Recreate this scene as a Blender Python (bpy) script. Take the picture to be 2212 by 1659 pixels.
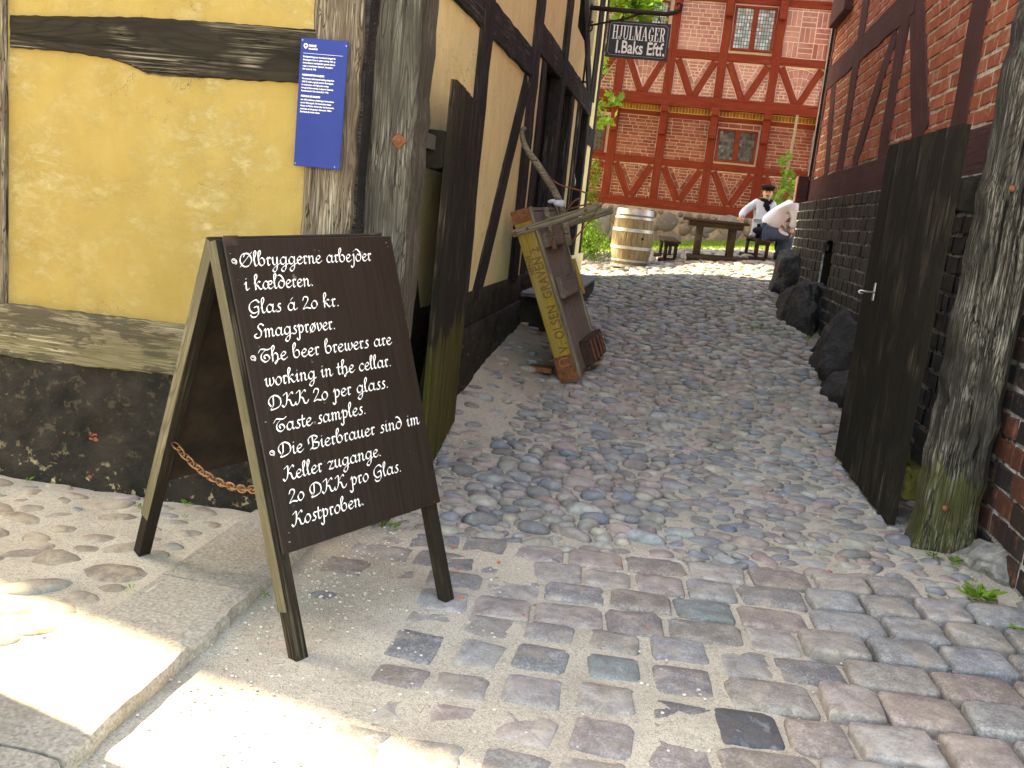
import bpy, bmesh, math, random
import numpy as np
from mathutils import Vector, Matrix
random.seed(7); RNG=np.random.default_rng(7)
for o in list(bpy.data.objects): bpy.data.objects.remove(o)
S=bpy.context.scene; COL=S.collection
# ---------------- camera, sky, sun, exposure ----------------
CAM_R=(0.98047470,0.16664258,0.10440121); CAM_U=(-0.13250925,0.16761462,0.97690667); CAM_B=(0.14529508,-0.97166640,0.18642358)
cam=bpy.data.cameras.new('camera'); cam.lens=32.55; cam.sensor_width=36; cam.clip_start=.05; cam.clip_end=400
camo=bpy.data.objects.new('camera',cam); COL.objects.link(camo)
camo.matrix_world=Matrix(((CAM_R[0],CAM_U[0],CAM_B[0],0),(CAM_R[1],CAM_U[1],CAM_B[1],0),(CAM_R[2],CAM_U[2],CAM_B[2],1.55),(0,0,0,1)))
S.camera=camo
SUN=Vector((1.0,-.26,-1.0)).normalized()      # direction in which the sunlight travels
world=bpy.data.worlds.new('World'); S.world=world; world.use_nodes=True
wn=world.node_tree; sky=wn.nodes.new('ShaderNodeTexSky'); sky.sky_type='NISHITA'; sky.sun_disc=False
sky.sun_elevation=math.asin(-SUN.z); sky.sun_rotation=math.atan2(-SUN.x,-SUN.y)
wn.nodes['Background'].inputs[1].default_value=.15
wn.links.new(sky.outputs[0],wn.nodes['Background'].inputs[0])
sl=bpy.data.lights.new('sun','SUN'); sl.energy=3.4; sl.angle=math.radians(.5); sl.color=(1,.95,.86)
so=bpy.data.objects.new('sun',sl); COL.objects.link(so); so.rotation_euler=SUN.to_track_quat('-Z','Y').to_euler()
S.view_settings.view_transform='Standard'; S.view_settings.look='None'; S.view_settings.gamma=1
S.view_settings.exposure=3.27; S.view_settings.use_white_balance=True; S.view_settings.white_balance_temperature=10400; S.view_settings.white_balance_tint=8; S.view_settings.use_curve_mapping=False
S.render.engine='CYCLES'
# ---------------- helpers ----------------
H0=1.55
def at(x,y,ax,val):
    "point of the plane (axis ax = val) met by the sight line through a point of a 2212 px wide print of the photo"
    F=2000.; dx,dy=x-1106.,y-829.5
    r=[CAM_R[i]*dx-CAM_U[i]*dy-CAM_B[i]*F for i in range(3)]; o=(0,0,H0)
    t=(val-o[ax])/r[ax]; return Vector([o[i]+r[i]*t for i in range(3)])
WM={}
def link(name,data,parent=None,M=None,label=None,cat=None,group=None,kind=None):
    o=bpy.data.objects.new(name,data); COL.objects.link(o)
    M=M.copy() if M is not None else Matrix.Identity(4)
    if parent is not None:
        o.parent=parent; o.matrix_basis=WM[parent.name].inverted()@M
    else: o.matrix_basis=M
    WM[o.name]=M
    if label: o['label']=label
    if cat: o['category']=cat
    if group: o['group']=group
    if kind: o['kind']=kind
    return o
def thing(name,loc,label,cat,group=None,kind=None):
    return link(name,None,None,Matrix.Translation(Vector(loc)),label,cat,group,kind)
def mesh(name,v,f,mats,mi=None,smooth=False):
    m=bpy.data.meshes.new(name); m.from_pydata([tuple(p) for p in v],[],f)
    for x in (mats if isinstance(mats,(list,tuple)) else [mats]): m.materials.append(x)
    if mi: m.polygons.foreach_set('material_index',mi)
    if smooth: m.polygons.foreach_set('use_smooth',[True]*len(f))
    m.update(); return m
def frame(o,x,z):
    "matrix with origin o, local X along x, local Z near z"
    x=Vector(x).normalized(); z=Vector(z); y=z.cross(x).normalized(); z=x.cross(y)
    M=Matrix.Identity(4)
    for i,c in enumerate((x,y,z)):
        for j in range(3): M[j][i]=c[j]
    M.translation=Vector(o); return M
def box_vf(a,b,ch=0.):
    x0,y0,z0=a;x1,y1,z1=b
    if ch<=0:
        v=[(x0,y0,z0),(x1,y0,z0),(x1,y1,z0),(x0,y1,z0),(x0,y0,z1),(x1,y0,z1),(x1,y1,z1),(x0,y1,z1)]
        return v,[(0,3,2,1),(4,5,6,7),(0,1,5,4),(1,2,6,5),(2,3,7,6),(3,0,4,7)]
    bm=bmesh.new(); bmesh.ops.create_cube(bm,size=1)
    for q in bm.verts: q.co=Vector(((x0+x1)/2+q.co.x*(x1-x0),(y0+y1)/2+q.co.y*(y1-y0),(z0+z1)/2+q.co.z*(z1-z0)))
    bmesh.ops.bevel(bm,geom=bm.edges[:],offset=ch,segments=1,affect='EDGES')
    bm.verts.index_update(); v=[tuple(q.co) for q in bm.verts]; f=[[l.index for l in p.verts] for p in bm.faces]; bm.free(); return v,f
def box(name,a,b,mat,parent=None,M=None,ch=0.,**k):
    v,f=box_vf(a,b,ch); return link(name,mesh(name,v,f,mat),parent,M,**k)
def timber(name,p0,p1,w,d,n,mat,parent,jit=.006,step=.22,ch=.008,taper=1.,**k):
    "hewn timber from p0 to p1 on a face with outward normal n: front face centred on the line, width w, depth d behind it"
    p0=Vector(p0);p1=Vector(p1);L=(p1-p0).length; M=frame(p0,p1-p0,n); ns=max(2,int(L/step)+1)
    rr=random.Random(name+str(round(p0.x+p0.y*3+p0.z*7+L,2)))
    V=[];Fc=[]
    for i in range(ns+1):
        x=L*i/ns; t=1+(taper-1)*i/ns; h=w/2*t
        j=[rr.uniform(-jit,jit) for _ in range(6)]
        a,b=-h+j[0],h+j[1]; z1=j[2]*.5; c=ch
        ring=[(a,-d),(b,-d),(b,z1-c),(b-c,z1),(a+c,z1),(a,z1-c)]
        V+=[(x,y,z) for y,z in ring]
        if i:
            o=(i-1)*6
            for q in range(6): Fc.append((o+q,o+(q+1)%6,o+6+(q+1)%6,o+6+q))
    Fc.append(tuple(range(5,-1,-1)));o=ns*6;Fc.append(tuple(range(o,o+6)))
    return link(name,mesh(name,V,Fc,mat),parent,M,**k)
def tube_vf(pts,rad,n=8,cap=True):
    pts=[Vector(p) for p in pts]; V=[];Fc=[]; up=None
    for i,p in enumerate(pts):
        t=(pts[min(i+1,len(pts)-1)]-pts[max(i-1,0)]).normalized()
        if up is None: up=t.orthogonal().normalized()
        up=(up-t*up.dot(t)).normalized(); b=t.cross(up)
        r=rad[i] if isinstance(rad,(list,tuple)) else rad
        V+=[p+(up*math.cos(a)+b*math.sin(a))*r for a in [2*math.pi*k/n for k in range(n)]]
        if i:
            o=(i-1)*n
            for q in range(n): Fc.append((o+q,o+(q+1)%n,o+n+(q+1)%n,o+n+q))
    if cap: Fc.append(tuple(range(n-1,-1,-1))); o=(len(pts)-1)*n; Fc.append(tuple(range(o,o+n)))
    return V,Fc
def tube(name,pts,rad,mat,parent=None,n=8,M=None,smooth=True,**k):
    v,f=tube_vf(pts,rad,n); 
    if M is None: M=Matrix.Translation(Vector(pts[0])); v=[p-Vector(pts[0]) for p in v]
    return link(name,mesh(name,v,f,mat,smooth=smooth),parent,M,**k)
def prism_vf(poly,d,ch=0.):
    "poly in xy (ccw), front at z=0, back at z=-d, with a small chamfer"
    n=len(poly)
    if ch>0:
        cx=sum(p[0] for p in poly)/n; cy=sum(p[1] for p in poly)/n
        ins=[]
        for x,y in poly:
            l=math.hypot(x-cx,y-cy)+1e-9; ins.append((x-(x-cx)/l*ch*1.3,y-(y-cy)/l*ch*1.3))
        V=[(x,y,0) for x,y in ins]+[(x,y,-ch) for x,y in poly]+[(x,y,-d) for x,y in poly]
        Fc=[tuple(range(n))]+[(n+i,n+(i+1)%n,(i+1)%n,i) for i in range(n)]+[(2*n+i,2*n+(i+1)%n,n+(i+1)%n,n+i) for i in range(n)]
        return V,Fc
    V=[(x,y,0) for x,y in poly]+[(x,y,-d) for x,y in poly]
    return V,[tuple(range(n)),tuple(range(2*n-1,n-1,-1))]+[(n+i,n+(i+1)%n,(i+1)%n,i) for i in range(n)]
def prism(name,poly,d,M,mat,parent,ch=0.,**k):
    v,f=prism_vf(poly,d,ch); return link(name,mesh(name,v,f,mat),parent,M,**k)
def clip(poly,line):
    "keep the side a*x+b*y+c>=0"
    a,b,c=line; out=[]
    for i in range(len(poly)):
        p,q=poly[i],poly[(i+1)%len(poly)]; dp=a*p[0]+b*p[1]+c; dq=a*q[0]+b*q[1]+c
        if dp>=0: out.append(p)
        if dp*dq<0: t=dp/(dp-dq); out.append((p[0]+(q[0]-p[0])*t,p[1]+(q[1]-p[1])*t))
    return out
def clip_poly(poly,conv,inset=0.):
    for i in range(len(conv)):
        p,q=conv[i],conv[(i+1)%len(conv)]; dx,dy=q[0]-p[0],q[1]-p[1]; l=math.hypot(dx,dy)
        a,b=-dy/l,dx/l; poly=clip(poly,(a,b,-(a*p[0]+b*p[1])-inset))
        if len(poly)<3: return []
    return poly
def area(p): return .5*sum(p[i][0]*p[(i+1)%len(p)][1]-p[(i+1)%len(p)][0]*p[i][1] for i in range(len(p)))
class Acc:
    def __init__(s): s.v=[];s.f=[]
    def add(s,v,f,M=None):
        o=len(s.v); s.v+=[M@Vector(p) for p in v] if M is not None else [Vector(p) for p in v]; s.f+=[tuple(i+o for i in q) for q in f]
    def obj(s,name,mat,parent=None,smooth=False,**k):
        if not s.v: return None
        return link(name,mesh(name,s.v,s.f,mat,smooth=smooth),parent,**k)
# ---------------- materials ----------------
def newmat(name):
    m=bpy.data.materials.new(name); m.use_nodes=True; nt=m.node_tree; return m,nt,nt.nodes['Principled BSDF']
class NT:
    def __init__(s,nt): s.n=nt.nodes; s.l=nt.links
    def tex(s,kind,vec,**k):
        t=s.n.new('ShaderNodeTex'+kind)
        for a,b in k.items():
            if a in t.inputs: t.inputs[a].default_value=b
            else: setattr(t,a,b)
        if vec is not None: s.l.new(vec,t.inputs['Vector'])
        return t
    def coord(s,kind='Object',scale=(1,1,1),rnd=True,loc=(0,0,0)):
        c=s.n.new('ShaderNodeTexCoord'); m=s.n.new('ShaderNodeMapping'); m.inputs['Scale'].default_value=scale; m.inputs['Location'].default_value=loc
        if kind=='World': g=s.n.new('ShaderNodeNewGeometry'); src=g.outputs['Position']
        else: src=c.outputs[kind]
        if rnd:
            r=s.rand(); a=s.n.new('ShaderNodeVectorMath'); a.operation='MULTIPLY_ADD'
            cx=s.n.new('ShaderNodeCombineXYZ')
            for i in range(3): s.l.new(r,cx.inputs[i])
            s.l.new(cx.outputs[0],a.inputs[0]); a.inputs[1].default_value=(37,53,71); s.l.new(src,a.inputs[2]); src=a.outputs[0]
        s.l.new(src,m.inputs['Vector']); return m.outputs[0]
    def rand(s):
        oi=s.n.new('ShaderNodeObjectInfo'); g=s.n.new('ShaderNodeNewGeometry'); a=s.math('ADD',oi.outputs['Random'],g.outputs['Random Per Island'])
        return s.math('FRACT',a)
    def math(s,op,a,b=None,c=None,clampv=False):
        m=s.n.new('ShaderNodeMath'); m.operation=op; m.use_clamp=clampv
        for i,x in enumerate((a,b,c)):
            if x is None: continue
            if isinstance(x,(int,float)): m.inputs[i].default_value=x
            else: s.l.new(x,m.inputs[i])
        return m.outputs[0]
    def ramp(s,fac,stops,interp='LINEAR'):
        r=s.n.new('ShaderNodeValToRGB'); r.color_ramp.interpolation=interp
        while len(r.color_ramp.elements)<len(stops): r.color_ramp.elements.new(.5)
        for e,(p,c) in zip(r.color_ramp.elements,stops):
            e.position=p; e.color=(c[0],c[1],c[2],1) if isinstance(c,(tuple,list)) else (c,c,c,1)
        s.l.new(fac,r.inputs[0]); return r.outputs[0]
    def mix(s,fac,a,b,mode='MIX'):
        m=s.n.new('ShaderNodeMix'); m.data_type='RGBA'; m.blend_type=mode
        for i,x in ((0,fac),(6,a),(7,b)):
            if isinstance(x,(int,float)): m.inputs[i].default_value=x if i==0 else (x,x,x,1)
            elif isinstance(x,(tuple,list)): m.inputs[i].default_value=(x[0],x[1],x[2],1)
            else: s.l.new(x,m.inputs[i])
        return m.outputs[2]
    def bump(s,h,p,strength=.5,dist=.01,prev=None):
        b=s.n.new('ShaderNodeBump'); b.inputs['Strength'].default_value=strength; b.inputs['Distance'].default_value=dist
        s.l.new(h,b.inputs['Height'])
        if prev is not None: s.l.new(prev,b.inputs['Normal'])
        s.l.new(b.outputs[0],p.inputs['Normal']); return b.outputs[0]
def setp(nt,p,color,rough=.8,spec=.3):
    if isinstance(color,(tuple,list)): p.inputs['Base Color'].default_value=(*color[:3],1)
    else: nt.links.new(color,p.inputs['Base Color'])
    p.inputs['Roughness'].default_value=rough; p.inputs['Specular IOR Level'].default_value=spec
def mat_wood(name,dark,mid,light,light_amt=.5,grain=60,crack=.5,moss=0.,moss_top=.7,bump=.5,rough=.9,length=1.3,spec=.12,mosscol=(.085,.095,.018)):
    m,nt,p=newmat(name); N=NT(nt)
    c1=N.coord(scale=(length,16,16)); n1=N.tex('Noise',c1,Scale=1.,Detail=7.,Roughness=.7,Distortion=.35)
    c2=N.coord(scale=(length*1.3,grain*1.5,grain*1.5)); n2=N.tex('Noise',c2,Scale=1.,Detail=5.,Roughness=.7,Distortion=.35)
    c3=N.coord(scale=(length*.8,26,26),loc=(3,7,1)); n3=N.tex('Noise',c3,Scale=1.,Detail=3.,Roughness=.5,Distortion=.4)
    c4=N.coord(scale=(2.5,4,4),loc=(9,1,5)); n4=N.tex('Noise',c4,Scale=1.,Detail=3.,Roughness=.6)
    base=N.mix(N.ramp(n1.outputs['Fac'],[(.3,0),(.7,1)]),dark,mid)
    c5=N.coord(scale=(length*.45,9,9),loc=(1,8,3)); n5=N.tex('Noise',c5,Scale=1.,Detail=1.5,Roughness=.4,Distortion=.15)
    rings=N.math('FRACT',N.math('MULTIPLY',n5.outputs['Fac'],26.)); rl=N.ramp(rings,[(.0,1),(.22,0),(.8,0),(1,1)])
    brk=N.ramp(n1.outputs['Fac'],[(.35,0),(.55,1)]); rl=N.math('MULTIPLY',rl,brk)
    lt=N.math('MULTIPLY',N.ramp(n2.outputs['Fac'],[(.48,0),(.64,1)]),N.ramp(n4.outputs['Fac'],[(.62-light_amt*.4,0),(.78-light_amt*.3,1)]))
    col=N.mix(lt,base,light)
    col=N.mix(N.math('MULTIPLY',rl,.55),col,tuple(x*.6 for x in dark))
    ck=N.ramp(n3.outputs['Fac'],[(.30,1),(.36,0)]); ck=N.math('MULTIPLY',ck,crack)
    c6=N.coord(scale=(length*.9,34,34),loc=(6,2,9)); n6=N.tex('Noise',c6,Scale=1.,Detail=3.,Roughness=.6,Distortion=.2)
    thin=N.math('LESS_THAN',N.math('ABSOLUTE',N.math('SUBTRACT',n6.outputs['Fac'],.5)),.010); thin=N.math('MULTIPLY',thin,N.ramp(n4.outputs['Fac'],[(.45,0),(.55,1)]))
    ck=N.math('MAXIMUM',ck,N.math('MULTIPLY',thin,crack))
    col=N.mix(ck,col,tuple(x*.25 for x in dark))
    if moss>0:
        g=nt.nodes.new('ShaderNodeNewGeometry'); sx=nt.nodes.new('ShaderNodeSeparateXYZ'); nt.links.new(g.outputs['Position'],sx.inputs[0])
        z=N.math('MULTIPLY',sx.outputs[2],-1/moss_top); z=N.math('ADD',z,1.1)
        f=N.math('ADD',z,N.math('MULTIPLY',n1.outputs['Fac'],.9)); f=N.math('ADD',f,N.math('MULTIPLY',n4.outputs['Fac'],.7)); f=N.ramp(f,[(.95,0),(1.75,1)]) 
        f=N.math('MULTIPLY',f,N.ramp(n3.outputs['Fac'],[(.3,.25),(.6,1)])); f=N.math('MULTIPLY',f,moss)
        col=N.mix(f,col,mosscol)
    setp(nt,p,col,rough,spec)
    h=N.math('ADD',N.math('MULTIPLY',n2.outputs['Fac'],.6),N.math('MULTIPLY',ck,-1.))
    h=N.math('ADD',h,N.math('MULTIPLY',n1.outputs['Fac'],.8)); h=N.math('ADD',h,N.math('MULTIPLY',rl,-.35)); N.bump(h,p,bump,.012); return m
def add_patches(m,col,scale=(2.2,9,9),lo=.5,hi=.54,amt=.9):
    nt=m.node_tree; N=NT(nt); p=nt.nodes['Principled BSDF']; src=p.inputs['Base Color'].links[0].from_socket
    n=N.tex('Noise',N.coord(scale=scale,loc=(4,4,4)),Scale=1.,Detail=9.,Roughness=.72,Distortion=.3)
    c=N.mix(N.math('MULTIPLY',N.ramp(n.outputs['Fac'],[(lo,0),(hi,1)]),amt),src,col); nt.links.new(c,p.inputs['Base Color'])
def mat_plaster(name,base,pale,dark,amount=.5):
    m,nt,p=newmat(name); N=NT(nt)
    w=N.coord('World',(1,1,1),rnd=False)
    n1=N.tex('Noise',w,Scale=2.2,Detail=8.,Roughness=.68,Distortion=.5); n2=N.tex('Noise',N.coord('World',(8,8,13),False,(3,1,2)),Scale=1.,Detail=12.,Roughness=.82,Distortion=.25)
    n3=N.tex('Noise',w,Scale=90.,Detail=3.,Roughness=.6); n4=N.tex('Noise',N.coord('World',(5,5,3),False,(9,4,2)),Scale=1.,Detail=5.,Roughness=.6)
    f=N.math('MULTIPLY',N.ramp(n2.outputs['Fac'],[(.47,0),(.60,1)]),N.ramp(n1.outputs['Fac'],[(.44,.05),(.60,1)]))
    col=N.mix(N.ramp(n4.outputs['Fac'],[(.3,0),(.7,1)]),dark,base)
    col=N.mix(N.math('MULTIPLY',f,amount),col,pale)
    nc=N.tex('Noise',N.coord('World',(1,1,1),False,(1,5,9)),Scale=3.2,Detail=5.,Roughness=.6); cm=N.tex('Noise',N.coord('World',(1,1,1),False,(8,2,1)),Scale=1.7,Detail=2.)
    cl=N.math('MULTIPLY',N.math('LESS_THAN',N.math('ABSOLUTE',N.math('SUBTRACT',nc.outputs['Fac'],.5)),.0022),N.ramp(cm.outputs['Fac'],[(.52,0),(.58,.8)])); col=N.mix(cl,col,(.16,.11,.05))
    sp=N.tex('Noise',w,Scale=28.,Detail=2.); col=N.mix(N.ramp(sp.outputs['Fac'],[(.70,0),(.74,.6)]),col,(.28,.2,.1))
    setp(nt,p,col,.92,.15)
    h=N.math('ADD',N.math('MULTIPLY',n1.outputs['Fac'],2.5),N.math('MULTIPLY',n3.outputs['Fac'],.35)); h=N.math('ADD',h,N.math('MULTIPLY',f,-.6)); N.bump(h,p,.55,.012); return m
def mat_brick(name,cols,mortar_dirt=(.5,.45,.38),dirt=.25,rough=.85,bump=.5,haze=0.,hazecol=(.7,.4,.33)):
    m,nt,p=newmat(name); N=NT(nt); r=N.rand()
    k=len(cols); col=N.ramp(r,[((i+.0)/k,c) for i,c in enumerate(cols)],'LINEAR')
    c=N.coord(scale=(1,1,1)); n=N.tex('Noise',c,Scale=22.,Detail=6.,Roughness=.7); n2=N.tex('Noise',N.coord('World',(1,1,1),False),Scale=9.,Detail=6.,Roughness=.7)
    col=N.mix(N.ramp(n.outputs['Fac'],[(.35,.35),(.6,0)]),col,tuple(x*.4 for x in cols[0]))
    col=N.mix(N.math('MULTIPLY',N.ramp(n2.outputs['Fac'],[(.54,0),(.66,1)]),dirt),col,mortar_dirt)
    if haze>0: 
        n5=N.tex('Noise',N.coord('World',(.9,.9,.9),False,(2,3,4)),Scale=1.,Detail=4.); col=N.mix(N.math('MULTIPLY',N.ramp(n5.outputs['Fac'],[(.35,0),(.6,1)]),haze),col,hazecol)
    setp(nt,p,col,rough,.2); N.bump(n.outputs['Fac'],p,bump,.008); return m
def mat_noise(name,a,b,scale=12.,rough=.9,bump=.4,dist=.01,detail=7.,lo=.35,hi=.65,kind='World',metal=0.,spec=.3,c=None,cfac=.0):
    m,nt,p=newmat(name); N=NT(nt); v=N.coord(kind,(1,1,1),rnd=(kind!='World'))
    n=N.tex('Noise',v,Scale=scale,Detail=detail,Roughness=.68); col=N.mix(N.ramp(n.outputs['Fac'],[(lo,0),(hi,1)]),a,b)
    if c is not None:
        n2=N.tex('Noise',v,Scale=scale*.45,Detail=6.,Roughness=.7); col=N.mix(N.math('MULTIPLY',N.ramp(n2.outputs['Fac'],[(.55,0),(.64,1)]),cfac),col,c)
    setp(nt,p,col,rough,spec); p.inputs['Metallic'].default_value=metal
    N.bump(n.outputs['Fac'],p,bump,dist); return m
def mat_plain(name,c,rough=.6,spec=.4,metal=0.):
    m,nt,p=newmat(name); setp(nt,p,c,rough,spec); p.inputs['Metallic'].default_value=metal; return m
def mat_stone(name,stops,speck=.5,sand=.0,rough=.75,scale=1.,bump=.35):
    m,nt,p=newmat(name); N=NT(nt); r=N.rand()
    col=N.ramp(r,stops,'LINEAR'); c=N.coord('World',(1,1,1),rnd=True)
    n=N.tex('Noise',c,Scale=110*scale,Detail=4.,Roughness=.75); n2=N.tex('Noise',c,Scale=14.*scale,Detail=6.,Roughness=.65,Distortion=.5)
    v=N.math('FRACT',N.math('MULTIPLY',r,17.3)); br=N.math('ADD',N.math('MULTIPLY',v,.6),.65)
    hs=nt.nodes.new('ShaderNodeHueSaturation'); nt.links.new(col,hs.inputs['Color']); nt.links.new(br,hs.inputs['Value']); col=hs.outputs[0]
    col=N.mix(N.math('MULTIPLY',N.ramp(n.outputs['Fac'],[(.5,0),(.62,1)]),speck),col,(.46,.43,.4))
    col=N.mix(N.math('MULTIPLY',N.ramp(n.outputs['Fac'],[(.36,1),(.46,0)]),speck*.7),col,(.05,.048,.05))
    col=N.mix(N.ramp(n2.outputs['Fac'],[(.36,.6),(.60,0)]),col,(.12,.10,.085)); col=N.mix(N.ramp(n2.outputs['Fac'],[(.56,0),(.70,.5)]),col,(.42,.38,.34))
    if sand>0:
        g=nt.nodes.new('ShaderNodeNewGeometry'); sx=nt.nodes.new('ShaderNodeSeparateXYZ'); nt.links.new(g.outputs['Normal'],sx.inputs[0])
        n3=N.tex('Noise',N.coord('World',(1,1,1),rnd=False),Scale=7.,Detail=7.,Roughness=.75)
        f=N.math('MULTIPLY',N.ramp(n3.outputs['Fac'],[(.48,0),(.62,1)]),sand); col=N.mix(f,col,(.42,.35,.26))
    setp(nt,p,col,rough,.35); h=N.math('ADD',N.math('MULTIPLY',n.outputs['Fac'],.35),n2.outputs['Fac']); N.bump(h,p,bump,.01); return m
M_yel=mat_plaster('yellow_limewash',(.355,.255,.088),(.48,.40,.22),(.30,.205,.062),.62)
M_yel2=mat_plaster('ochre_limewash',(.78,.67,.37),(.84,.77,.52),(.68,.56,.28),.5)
M_beam=mat_wood('old_oak_beam',(.011,.009,.007),(.038,.030,.022),(.32,.27,.20),.35,70,.9)
M_beamL=mat_wood('pale_oak_sill',(.09,.07,.045),(.27,.22,.155),(.50,.43,.33),.75,55,.9,moss=.35,moss_top=1.0)
add_patches(M_beamL,(.060,.050,.036),(3.0,14,14),.50,.54,.8)
add_patches_later=True
M_post=mat_wood('grey_brown_oak_post',(.05,.038,.028),(.17,.13,.095),(.42,.36,.28),.6,70,.9,length=2.3,bump=.8)
M_gpost=mat_wood('weathered_grey_pine',(.032,.029,.024),(.115,.105,.088),(.26,.24,.20),.6,110,.8,length=2.3,moss=.5,moss_top=.5,bump=.9,mosscol=(.12,.13,.025))
M_gpostR=mat_wood('weathered_black_grey_pine',(.012,.011,.010),(.06,.056,.048),(.38,.35,.30),.58,90,.9,length=2.4,moss=.55,moss_top=.5,bump=.9)
M_gate=mat_wood('black_tarred_board',(.009,.008,.0065),(.025,.021,.016),(.15,.125,.09),.3,70,.6,moss=0,bump=.5)
M_gateM=mat_wood('black_mossy_board',(.009,.0085,.0075),(.028,.025,.019),(.17,.14,.10),.35,70,.6,moss=.75,moss_top=.85,bump=.5,mosscol=(.10,.095,.018))
M_dark=mat_wood('tarred_timber',(.012,.011,.0125),(.030,.027,.030),(.13,.12,.115),.5,60,.6,bump=.5)
M_black=mat_wood('black_door_paint',(.003,.003,.003),(.008,.008,.009),(.02,.02,.02),.3,60,.3,bump=.2,rough=.7)
M_plum=mat_wood('plum_painted_timber',(.062,.026,.026),(.092,.040,.040),(.14,.065,.06),.3,60,.25,bump=.25)
M_redt=mat_wood('red_painted_timber',(.11,.016,.009),(.22,.036,.017),(.28,.06,.032),.35,60,.7,bump=.3)
M_tar=mat_noise('tarred_plinth',(.011,.010,.009),(.045,.038,.03),7.,.8,1.,.03,lo=.35,hi=.7,c=(.45,.36,.22),cfac=.0)
def tar_plinth():
    m,nt,p=newmat('tarred_brick_plinth'); N=NT(nt); w=N.coord('World',(1,1,1),False)
    n=N.tex('Noise',w,Scale=5.,Detail=9.,Roughness=.72); n2=N.tex('Noise',N.coord('World',(1,1,1),False,(5,2,1)),Scale=16.,Detail=7.,Roughness=.7)
    col=N.mix(N.ramp(n.outputs['Fac'],[(.38,0),(.68,1)]),(.006,.0055,.0045),(.034,.027,.020))
    g=nt.nodes.new('ShaderNodeNewGeometry'); sx=nt.nodes.new('ShaderNodeSeparateXYZ'); nt.links.new(g.outputs['Position'],sx.inputs[0])
    low=N.ramp(sx.outputs[2],[(.03,1),(.20,.10)])
    f=N.math('MULTIPLY',N.ramp(n2.outputs['Fac'],[(.57,0),(.61,1)]),low); col=N.mix(f,col,(.50,.40,.24))
    n3=N.tex('Noise',N.coord('World',(1,1,1.6),False,(7,7,3)),Scale=11.,Detail=4.,Roughness=.6); col=N.mix(N.ramp(n3.outputs['Fac'],[(.69,0),(.71,1)]),col,(.36,.10,.04))
    vo=nt.nodes.new('ShaderNodeTexBrick'); setp(nt,p,col,.8,.3)
    N.bump(N.math('ADD',N.math('MULTIPLY',n.outputs['Fac'],2.),N.math('MULTIPLY',f,-.5)),p,.9,.03); nt.nodes.remove(vo); return m
M_tarp=tar_plinth()
M_rust=mat_noise('rusty_iron',(.10,.035,.016),(.26,.10,.05),25.,.85,.4,kind='Object')
M_iron=mat_noise('dark_wrought_iron',(.012,.010,.010),(.05,.025,.018),25.,.7,.3,kind='Object')
M_galv=mat_plain('galvanised_steel',(.45,.47,.48),.4,.5,.9)
M_hoop=mat_noise('galvanised_hoop',(.30,.31,.33),(.52,.53,.55),14.,.45,.1,kind='Object',metal=.55)
M_white=mat_plain('white_lettering_paint',(.82,.82,.84),.6)
M_whitecloth=mat_noise('white_linen',(.40,.45,.56),(.50,.54,.64),6.,.9,.25)
M_khaki=mat_wood('khaki_worn_paint',(.085,.072,.045),(.15,.13,.085),(.24,.21,.15),.4,70,.3,bump=.2)
M_leg=mat_wood('dark_sign_wood',(.010,.008,.006),(.028,.022,.016),(.11,.09,.06),.4,70,.5,bump=.35)
def sign_panel():
    m,nt,p=newmat('brown_black_sign_paint'); N=NT(nt); c=N.coord(scale=(1,1,1),rnd=False)
    n=N.tex('Noise',N.coord(scale=(3,90,90),rnd=False),Scale=1.,Detail=4.); n2=N.tex('Noise',c,Scale=11.,Detail=5.,Roughness=.7); n3=N.tex('Noise',c,Scale=30.,Detail=3.,Roughness=.6); n4=N.tex('Noise',c,Scale=4.,Detail=2.)
    col=N.mix(N.ramp(n.outputs['Fac'],[(.35,0),(.7,1)]),(.012,.0075,.0055),(.022,.014,.011))
    col=N.mix(N.math('MULTIPLY',N.ramp(n2.outputs['Fac'],[(.71,0),(.72,1)]),1.),col,(.20,.06,.035))
    col=N.mix(N.math('MULTIPLY',N.ramp(n3.outputs['Fac'],[(.72,0),(.73,1)]),.8),col,(.11,.10,.10))
    setp(nt,p,col,.5,.28); N.bump(n.outputs['Fac'],p,.08,.004); return m
M_panel=sign_panel()
M_panelB=mat_noise('rough_dark_board_back',(.012,.008,.005),(.035,.022,.014),9.,.8,.2,kind='Object')
M_chip=mat_noise('worn_panel_edge',(.05,.045,.045),(.16,.14,.13),60.,.8,.2)
M_blue=mat_noise('blue_enamel_sign',(.012,.028,.16),(.016,.036,.20),3.,.4,.02,kind='Object',spec=.15)
M_navy=mat_noise('navy_sign_paint',(.008,.013,.026),(.016,.022,.036),14.,.5,.05,kind='Object')
M_mustard=mat_wood('mustard_paint_worn',(.21,.14,.035),(.42,.29,.045),(.33,.27,.17),.45,50,.3,bump=.25)
M_brownp=mat_wood('brown_grey_paint',(.11,.083,.068),(.19,.145,.12),(.27,.22,.19),.3,50,.5,bump=.25)
M_greyw=mat_wood('grey_bare_wood',(.09,.075,.055),(.23,.19,.14),(.42,.37,.29),.7,80,.7,bump=.5)
M_letter=mat_noise('faded_brown_lettering',(.12,.066,.024),(.20,.12,.032),35.,.85,.05)
M_orange=mat_plain('orange_stencil',(.34,.12,.04),.8)
M_rb=mat_brick('red_painted_brick',[(.28,.062,.034),(.38,.10,.055),(.31,.075,.040),(.44,.14,.08),(.34,.082,.045)],(.50,.42,.33),.42)
M_mort=mat_noise('lime_mortar',(.26,.22,.17),(.62,.57,.48),9.,.95,.8,.02,lo=.35,hi=.6)
M_bb=mat_brick('black_tarred_brick',[(.008,.0105,.015),(.016,.020,.027),(.011,.014,.020),(.024,.028,.036)],(.30,.28,.26),.12,rough=.55,bump=.9)
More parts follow.
